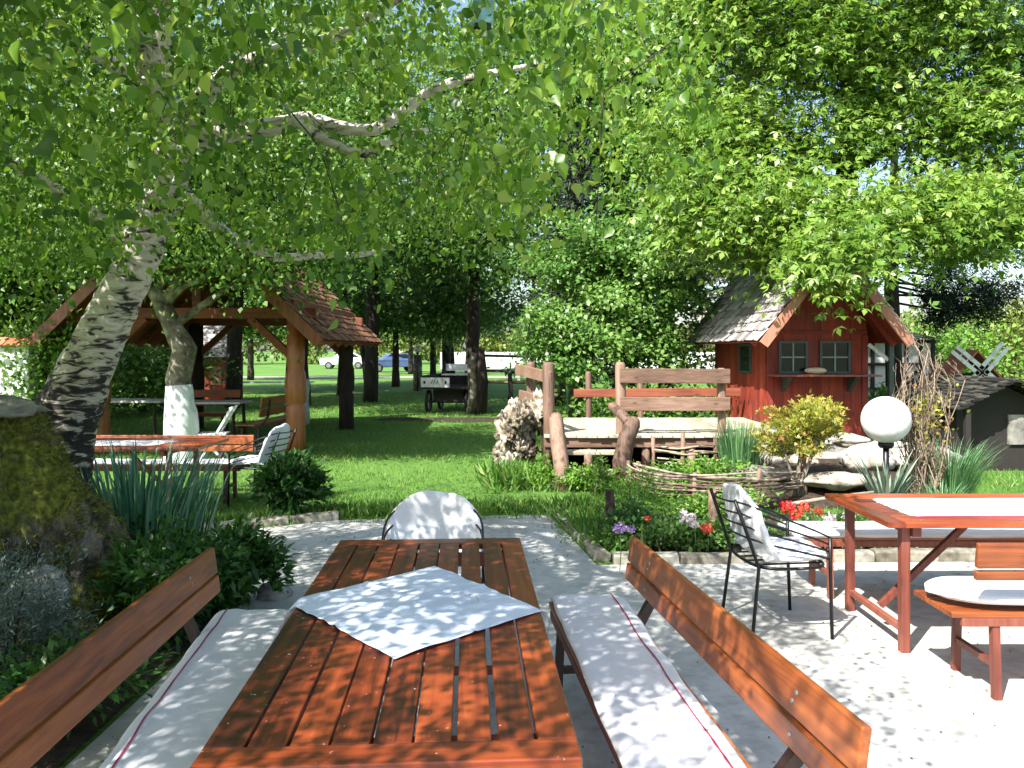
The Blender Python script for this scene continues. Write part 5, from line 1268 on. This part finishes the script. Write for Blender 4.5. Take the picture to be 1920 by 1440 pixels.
def birch():
    Y = 5.7; base = Vector((at(95, 900, Y).x, Y, 0)); t = thing('birch_tree', 'old leaning birch with black and white bark spreading over the left foreground', 'tree', base)
    B = Vector(base); tr = [(75, 1085, .30), (88, 940, .27), (115, 800, .225), (162, 690, .182), (208, 590, .155), (250, 500, .148), (285, 420, .145), (318, 330, .135), (338, 260, .13)]
    pts = [at(a, b, Y) - B for a, b, r in tr]; rr = [r for _, _, r in tr]
    # resample
    fp = []; frr = []
    for i in range(len(pts) - 1):
        for k in range(8): f_ = k / 8; fp.append(pts[i].lerp(pts[i + 1], f_)); frr.append(rr[i] + (rr[i + 1] - rr[i]) * f_)
    fp.append(pts[-1]); frr.append(rr[-1])
    for i in range(1, len(fp) - 1): fp[i] = (fp[i - 1] + fp[i] * 2 + fp[i + 1]) / 4
    m = MB(); m.tube(fp, frr, 28, wob=.13)
    P = lambda a, b, y: at(a, b, y) - B
    LB = [([(338, 270, 5.7), (440, 246, 5.6), (540, 232, 5.5), (575, 222, 5.4), (640, 240, 5.3), (700, 246, 5.2), (755, 212, 5.1), (800, 172, 5.0), (860, 150, 4.9), (905, 140, 4.8), (1010, 120, 4.6)], [.085, .068, .06, .055, .043, .038, .035, .031, .027, .022, .012]),
          ([(560, 228, 5.4), (620, 268, 5.3), (680, 294, 5.2), (720, 268, 5.1), (760, 252, 5.05), (802, 243, 5.0)], [.045, .034, .03, .028, .024, .014]),
          ([(330, 240, 5.7), (322, 195, 5.6), (285, 165, 5.5), (250, 140, 5.4), (150, 90, 5.0), (60, 10, 4.5)], [.11, .08, .065, .055, .04, .03]),
          ([(340, 250, 5.7), (372, 190, 5.6), (430, 130, 5.3), (520, 92, 5.0), (610, 78, 4.8), (740, 2, 4.4), (850, -90, 3.8)], [.10, .07, .05, .04, .035, .028, .02]),
          ([(318, 330, 5.7), (310, 230, 5.6), (305, 80, 5.4), (300, -120, 5.0), (320, -300, 4.6)], [.06, .07, .07, .06, .04]),
          ([(330, 350, 5.8), (420, 440, 6.1), (520, 485, 6.3), (600, 478, 6.4), (685, 478, 6.5), (740, 460, 6.6)], [.06, .05, .035, .028, .022, .012]),
          ([(250, 470, 5.7), (150, 380, 5.5), (60, 330, 5.2), (-60, 250, 4.8)], [.06, .045, .04, .03]),
          ([(300, 200, 5.6), (250, 0, 4.8), (150, -250, 3.6), (0, -600, 2.4)], [.09, .08, .07, .05])]
    for q, rad in LB:
        pp = [P(*a) for a in q]; f2 = []; r2 = []
        for i in range(len(pp) - 1):
            for k in range(4): f_ = k / 4; f2.append(pp[i].lerp(pp[i + 1], f_)); r2.append(rad[i] + (rad[i + 1] - rad[i]) * f_)
        f2.append(pp[-1]); r2.append(rad[-1])
        for i in range(1, len(f2) - 1): f2[i] = (f2[i - 1] + f2[i] * 2 + f2[i + 1]) / 4
        m.tube(f2, r2, 10, wob=.15)
    # limbs reaching over the camera, out of frame
    for q in ((-1.2, 1.5, 4.2), (-2.8, 0, 4.4), (-3.8, 2, 4.4), (-.6, 3.0, 4.4), (-4.6, 4.2, 4.2), (-1.5, -1.2, 4.6)):
        limb(m, P(300, 0, 4.9), Vector(q) - B, .06, .02, .08, 9)
    m.build('trunk', mt['birch'], t)
    # leaf sprays, the unseen ones placed to cast the wanted shade
    K = 30000
    x = RNG.uniform(-6.5, 2.9, K); y = RNG.uniform(-3.6, 7.6, K); z = RNG.uniform(2.15, 4.9, K)
    f = (z - .4) / 1.12; sx = x + .62 * f; sy = y + .78 * f; pr = shade(sx, sy)
    with np.errstate(divide='ignore', invalid='ignore'):
        px = 960 + x / y * F; py = HZ - (z - H) / y * F
    inf = (y > .3) & (px > -150) & (px < 2050) & (py > -120) & (py < 1440)
    skirt = np.interp(px, [-200, 300, 480, 560, 760, 1000, 1150, 1300, 1360], [555, 545, 540, 520, 480, 450, 430, 380, -400])
    keep = np.where(inf, (py + .36 / np.maximum(y, .3) * F < skirt + 15) & (y > 1.9), True)
    nearok = inf & (y > 1.25) & (y < 1.9) & (px < 620) & (py < 120) & (px > -100); keep |= nearok
    # leave the white trunk and the main limb in view
    tx = np.interp(py, [200, 330, 450, 600], [340, 318, 270, 210]); keep &= ~(inf & (abs(px - tx) < 62) & (py > 400) & (y < 5.9))
    keep &= ~(inf & (abs(px - tx) < 40) & (py > 220) & (py <= 400) & (y < 5.9) & (RNG.random(K) < .85))
    ly = np.interp(px, [340, 560, 700, 800, 900, 1000], [262, 228, 246, 172, 140, 120]); keep &= ~(inf & (abs(py - ly + 22) < 62) & (px > 340) & (px < 930) & (y < 5.5) & (RNG.random(K) < .93))
    pacc = np.where(inf, np.maximum(pr * .75, .17), pr * .62)
    pacc = np.where(inf & (px < 1330) & (py > 0), pacc * np.where(px < 1000, 1.05, .8), pacc)
    # unseen sprays bunched by noise so their cast shade falls in patches
    clump = np.array([noise.noise(Vector((a * 1.9, b * 1.9, 3))) for a, b in zip(sx, sy)]); pacc = pacc * np.where(inf, 1, np.clip(1 + clump * 5 * (1.25 - pr), 0, 2.4))
    keep &= RNG.random(K) < pacc * np.where(inf, np.where(px > 900, .85, np.where(px > 620, .56, .42)), 1.0)
    # nothing right on the camera
    keep &= ~((abs(x) < .8) & (abs(y) < 1.2) & (z < 2.6))
    cx = np.stack([x, y, z], 1)[keep]; per = 34; idx = np.repeat(np.arange(len(cx)), per); n = len(idx)
    s = RNG.random(n); dirn = unit(np.stack([RNG.normal(0, .6, len(cx)), RNG.normal(0, .6, len(cx)), -np.abs(RNG.normal(.8, .4, len(cx)))], 1))
    C = cx[idx] + dirn[idx] * (s[:, None] * .42) + rnd(n) * .075
    pyl = HZ - (C[:, 2] - H) / np.maximum(C[:, 1], .1) * F; pxl = 960 + C[:, 0] / np.maximum(C[:, 1], .1) * F
    ok = ~((C[:, 1] > .3) & (C[:, 1] < 1.1) & (pyl > -200)); ok &= ~((C[:, 1] > .3) & (C[:, 1] < 1.9) & (pyl > -30) & ((pxl > 620) | (pyl > 150))); ok &= ~((C[:, 1] > .3) & (pyl > -30) & (pxl > 1380)); C = C[ok]; idx = idx[ok]; n = len(C)
    A = np.stack([RNG.normal(0, .55, n), RNG.normal(0, .55, n), -np.abs(RNG.normal(.75, .5, n))], 1); N = rnd(n) * .6 + np.array(SUN) * .8
    T = np.clip(.45 + .22 * RNG.normal(size=n) + (RNG.random(len(cx))[idx] - .5) * .55, 0, 1)
    leaves('crown', C, A, N, RNG.uniform(.027, .058, n), T, mt['birchleaf'], t, 'birch', origin=base)
    tw = MB()
    sel = RNG.permutation(len(cx))[:1100]
    for j in sel:
        p = Vector(cx[j]) - B; d = Vector(dirn[j]); back = Vector((base.x + .8 - cx[j][0], base.y - .5 - cx[j][1], 1.2)).normalized() if False else Vector((random.uniform(-.4, .4), random.uniform(-.4, .4), .35))
        tw.tube([p + back * .55, p + back * .2, p, p + d * .25, p + d * .45], [.003, .0026, .0022, .0016, .001], 4)
    tw.build('twigs', mt['darkbark'], t)
    print('birch leaves', n)
birch()

# --- whitewashed trees by the gazebo
b1 = (-4.83, 11.7, 0)
tree('whitewashed_tree', 'leaning mottled tree with a whitewashed trunk foot in front of the gazebo', b1,
     [b1, at(338, 770, 11.7), at(334, 710, 11.7), at(346, 655, 11.7), at(318, 600, 11.7), at(292, 545, 11.7), at(270, 420, 12), at(300, 200, 12.2)],
     [.25, .215, .17, .175, .13, .12, .09, .05],
     [(-5.6, 11.2, 4.6, 3.2, 1.8, 1.2, 170), (-3.4, 11.6, 4.6, 2.0, 1.4, 1.2, 90), (-5.2, 11.8, 6.6, 3.0, 2.0, 1.4, 90), (-2.9, 11.2, 3.6, 1.0, .8, .45, 22), (-7.2, 11.4, 3.6, 1.3, 1.0, .6, 40), (-4.4, 11.2, 3.3, 1.6, .6, .35, 50), (-5.9, 11.2, 3.3, .9, .6, .3, 26), (-3.2, 11.4, 3.0, .5, .4, .25, 12)], 'midleaf', .085, per=85, cr=.6, bark='fruitbark', white=1.26, group=None)
b2 = (at(515, 790, 16.5).x, 18.2, 0)
tree('whitewashed_tree', 'straight dark tree with a whitewashed foot seen through the gazebo', b2,
     [b2, Vector(b2) + V(0, 0, 1.3), Vector(b2) + V(.05, 0, 2.6), Vector(b2) + V(.2, 0, 7)], [.27, .25, .23, .1],
     [(-4.4, 18.5, 7.0, 3.4, 2.6, 3.0, 260)], 'midleaf', .12, per=60, cr=.8, bark='darkbark', white=1.25)

# --- low round tree right of centre
b3 = (2.3, 15.8, 0)
tree('round_tree', 'low rounded bright green tree behind the wooden deck', b3, [b3, Vector(b3) + V(0, 0, 1.4), Vector(b3) + V(-.2, 0, 3)], [.16, .13, .06],
     [(2.1, 15.3, 2.75, 1.8, 1.3, 1.15, 120), (1.05, 14.6, 1.9, 1.0, .6, .7, 46), (3.0, 15.4, 3.4, 1.3, 1.0, .9, 56), (1.3, 15.5, 3.7, 1.3, 1.0, .8, 52), (2.8, 15.3, 1.8, .9, .8, .5, 26)], 'bushleaf', .10, per=85, cr=.36, bark='darkbark', shape='leaf', limbs=30, upn=.9, flat=.4)

# --- big maple on the right
b4 = (at(1592, 650, 14.6).x, 14.6, 0)
tree('maple_tree', 'large light green maple spreading above the red kiosk', b4, [b4, Vector(b4) + V(0, 0, 3), Vector(b4) + V(-.05, 0, 5), Vector(b4) + V(0, 0, 7.2), Vector(b4) + V(.2, 0, 9)], [.26, .21, .17, .12, .05],
     [(4.6, 12.4, 3.75, 2.1, 1.0, .55, 150), (3.3, 12.6, 4.1, 1.2, .9, .55, 60), (6.9, 12.6, 3.85, 1.7, 1.0, .55, 120), (3.4, 13.4, 5.2, 1.5, 1.2, 1.0, 120), (4.4, 13.2, 6.9, 1.8, 1.5, .8, 110), (7.4, 13.3, 5.6, 1.7, 1.2, .8, 105), (7.0, 13.0, 7.6, 2.2, 1.6, 1.2, 150), (8.6, 13.6, 4.5, 1.1, 1.0, .5, 50), (5.3, 13.2, 5.25, 1.1, .9, .5, 30), (3.3, 13.6, 7.8, 1.4, 1.2, .9, 80),
      (4.35, 10.8, 3.0, .55, .22, .24, 26), (4.9, 13.4, 8.6, 2.6, 1.8, .9, 130), (8.8, 13.3, 6.6, 1.3, 1.0, .6, 60), (5.9, 13.3, 6.2, .9, .8, .4, 26)], 'mapleleaf', .112, per=62, cr=.42, bark='darkbark', shape='maple', limbs=55, flat=.85, upn=.95)

# --- dark conifers
def conifer(label, x, y, h, r, mat, nb=70, z0=1.2, dense=1.0, group=None, bark='darkbark'):
    base = (x, y, 0); t = thing('conifer_tree', label, 'tree', base, 0, group); m = MB(); m.tube([(0, 0, 0), (0, 0, h * .5), (0, 0, h)], [.2, .12, .02], 10, wob=.2)
    CC = []; AA = []
    for k in range(nb):
        z = z0 + (h - z0) * (k / nb); L = r * (1 - (z / h) ** 1.3) * random.uniform(.7, 1.1) + .15; a = k * 2.4 + random.uniform(-.3, .3); d = np.array([math.cos(a), math.sin(a), -.18])
        m.tube([(0, 0, z), tuple(d * L * .5 + np.array([0, 0, z + .05])), tuple(d * L + np.array([0, 0, z]))], [.03, .02, .006], 5)
        n = int(170 * dense * L / r) + 20; s = RNG.random(n) ** .7; C = d[None] * (s * L)[:, None] + np.array([0, 0, z]) + rnd(n) * np.array([.16, .16, .07]) * (1.2 - s[:, None] * .6)
        CC.append(C); AA.append(d[None] * .8 + rnd(n) * .6 + np.array([0, 0, -.25]))
    m.build('trunk', mt[bark], t); C = np.concatenate(CC); A = np.concatenate(AA); n = len(C)
    leaves('crown', C, A, rnd(n), RNG.uniform(.10, .22, n), RNG.random(n), mt[mat], t, 'narrow')
conifer('dark spruce between the birch leaves and the round tree', at(1080, 500, 20).x, 20, 7.2, 1.7, 'needle', 90, dense=1.6)
conifer('brownish half-bare conifer behind the left side of the maple', at(1400, 500, 18.5).x, 18.5, 9.5, 1.8, 'brownneedle', 90, dense=1.1)
def pine():
    base = (at(1680, 600, 17).x, 17.0, 0); t = thing('pine_tree', 'open dark pine with loose needle tufts at the right behind the bare bush', 'tree', base); m = MB(); m.tube([(0, 0, 0), (-.1, 0, 3), (0, 0, 7)], [.2, .15, .05], 10, wob=.2); CC = []
    for k in range(11):
        z = random.uniform(2.2, 4.6); L = random.uniform(.8, 3.0); a = random.uniform(-.8, .5); e = Vector((math.cos(a) * L, math.sin(a) * L * .5, z + random.uniform(-.5, .15))); m.tube([(0, 0, z + .2), tuple(e * .5 + Vector((0, 0, z * .5 + .12))), tuple(e)], [.03, .018, .006], 5)
        for j in range(9):
            q = np.array(Vector((0, 0, z)).lerp(e, random.uniform(.4, 1.05))) + rnd(1)[0] * .12; CC.append(q + rnd(120) * .12)
    m.build('trunk', mt['darkbark'], t); C = np.concatenate(CC); n = len(C); leaves('crown', C, rnd(n), rnd(n), RNG.uniform(.08, .14, n), RNG.random(n) * .7, mt['needle'], t, 'narrow')
pine()

# --- taller garden trees behind (fill the canopy)
BT = [(-11.5, 21, 12, 4.0, 'tall tree behind the white wall at the far left'), (-8.2, 23.5, 13, 3.8, 'tall dark tree behind the left half of the gazebo roof'), (-4.6, 26, 13.5, 3.6, 'tall tree seen over the ridge of the gazebo'),
      (-1.3, 25.5, 14, 3.3, 'tall tree above the farm wagon'), (1.4, 24.5, 14, 3.2, 'tall tree behind the dark spruce'), (4.4, 23, 12.5, 3.2, 'tall tree behind the rounded bright tree'), (-14, 16, 9, 3.3, 'leafy tree at the left edge beyond the birch'), (2.9, 21.5, 13, 2.8, 'tall tree directly above the dark spruce')]
for i, (x, y, h, r, lab) in enumerate(BT):
    b = (x, y, 0); tree('garden_tree', lab, b, [b, Vector(b) + V(.1, 0, h * .3), Vector(b) + V(-.1, 0, h * .6), Vector(b) + V(0, 0, h * .9)], [.24, .2, .13, .04],
         [(x, y, h * .68, r, r * .8, h * .3, 150), (x + .6, y - 1.2, h * .40, r * .9, r * .6, h * .13, 46)], 'midleaf' if i % 2 else 'farleaf', .17, per=70, cr=.95, bark='darkbark', limbs=16, flat=.45, group='tall trees behind the garden')
LT = [(20, 15, 5.2, 1.5, 0, 'small leafy tree rising just behind the white wall', 'midleaf', .1), (470, 45, 10, 4, 0, 'broad tree far off between the gazebo posts', 'midleaf', .2), (1000, 44, 10, 4, 0, 'broad tree far off behind the rustic pole fence', 'farleaf', .2), (770, 56, 11, 4.5, 0, 'broad far tree between the two dark trunks', 'midleaf', .2), (742, 37, 9, 2.6, 0.0, 'straight dark trunked tree left of the farm wagon', 'midleaf', .19), (690, 39, 9.5, 2.6, -.9, 'leaning dark trunked tree just right of the gazebo roof', 'farleaf', .19), (812, 38, 9, 2.4, .0, 'dark trunked tree directly behind the farm wagon', 'midleaf', .17),
      (893, 29, 8.5, 2.3, -.8, 'leaning tree right of the wagon with an airy crown', 'farleaf', .15), (850, 34, 6.5, 1.8, -.3, 'slim tree leaning left behind the wagon seat', 'farleaf', .13), (640, 30, 9, 2.4, .2, 'tree beside the right eave of the gazebo', 'midleaf', .18),
      (560, 33, 9, 2.6, .2, 'tree behind the carved right post of the gazebo', 'farleaf', .18), (445, 31, 8, 2.3, .1, 'tree behind the thin table beyond the gazebo', 'midleaf', .14), (330, 33, 9, 3, .1, 'tree deep in the shade behind the left of the gazebo', 'midleaf', .18)]
for i, (px_, y, h, r, lean, lab, mm, rt) in enumerate(LT):
    b = (at(px_, 700, y).x, y, 0); x = b[0] + lean
    z0_ = .66
    tree('park_tree', lab, b, [b, Vector(b) + V(lean * .3, 0, 2), Vector(b) + V(lean * .8, 0, h * .5), Vector(b) + V(lean, 0, h * .85)], [rt * .8 + .04, rt * .72, rt * .5, .04],
         [(x, y, h * z0_, r, r, h * .28, 110), (x, y - .8, 3.3, r * 1.1, r * .8, .85, 56)], mm, .17, per=60, cr=.7, bark='darkbark', limbs=12, group='park trees beyond the lawn')
# willow-like pale tree
b5 = (at(835, 600, 31).x, 31.5, 0)
tree('willow_tree', 'pale feathery drooping tree above the farm wagon', b5, [b5, Vector(b5) + V(0, 0, 2.5), Vector(b5) + V(.2, 0, 5.5)], [.2, .16, .06],
     [(b5[0] - .2, 30.5, 4.0, 1.5, 1.2, 1.3, 90), (b5[0] + .3, 30.6, 2.9, 1.1, .8, .6, 40)], 'willow', .17, per=90, cr=.45, shape='narrow', flat=1.3, droop=1.2, bark='darkbark')
# dark shrubs beneath the trees at left
for i, (px_, y, r, h, lab) in enumerate([(60, 17, 1.6, 2.3, 'dark bush between the white wall and the gazebo'), (160, 20, 1.8, 2.2, 'dark bush behind the left gazebo post'), (270, 22, 1.8, 2.0, 'dark bush behind the whitewashed trunk'), (90, 12.6, .8, 2.2, 'dark tall bush just right of the white wall')]):
    p = at(px_, 700, y); shrub('dark_bush', lab, (p.x, y, 0), r, r * .7, h, 5200, .14 if y > 14 else .09, 'midleaf', 'leaf', clump=90, stems=8, csize=.25, cat='bush')
shrub('golden_bush', 'yellow-green bush at the right edge beyond the windmill', (13.6, 22, 0), 1.6, 1.2, 3.0, 5200, .14, 'hedge', clump=90, cat='bush')
shrub('golden_bush', 'green bush between the half-timbered house and the windmill', (11.3, 20.5, 0), 1.2, 1.0, 2.4, 4000, .13, 'lime', clump=80, cat='bush')
shrub('leafy_bush', 'green bush growing against the half-timbered house behind the kiosk post', (7.55, 16.0, 0), .45, .4, .8, 1300, .10, 'midleaf', clump=60, cat='bush')
shrub('leafy_bush', 'dark bush under the deck side of the rounded tree', (2.4, 14.2, 0), 1.6, .5, 1.0, 3000, .10, 'midleaf', clump=60, cat='bush')

# far treeline
def farwood():
    CC = []
    for k in range(90):
        x = -75 + k * 1.75 + random.uniform(-1, 1); y = 96 + random.uniform(-8, 8); h = random.uniform(3.5, 8) ; n = 420
        q = unit(rnd(n)) * (RNG.random((n, 1)) ** .4) * np.array([2.2, 2, h * .5]) + np.array([x, y, h * .5]); CC.append(q)
    C = np.concatenate(CC); n = len(C); o = leaves('far_wood', C, rnd(n), rnd(n) + np.array([0, -.3, .6]), RNG.uniform(.4, .8, n), RNG.random(n), mt['hedge'], None, 'leaf')
    tag(o, 'far pale green line of trees at the horizon', 'trees', kind='stuff')
farwood()
print('done')
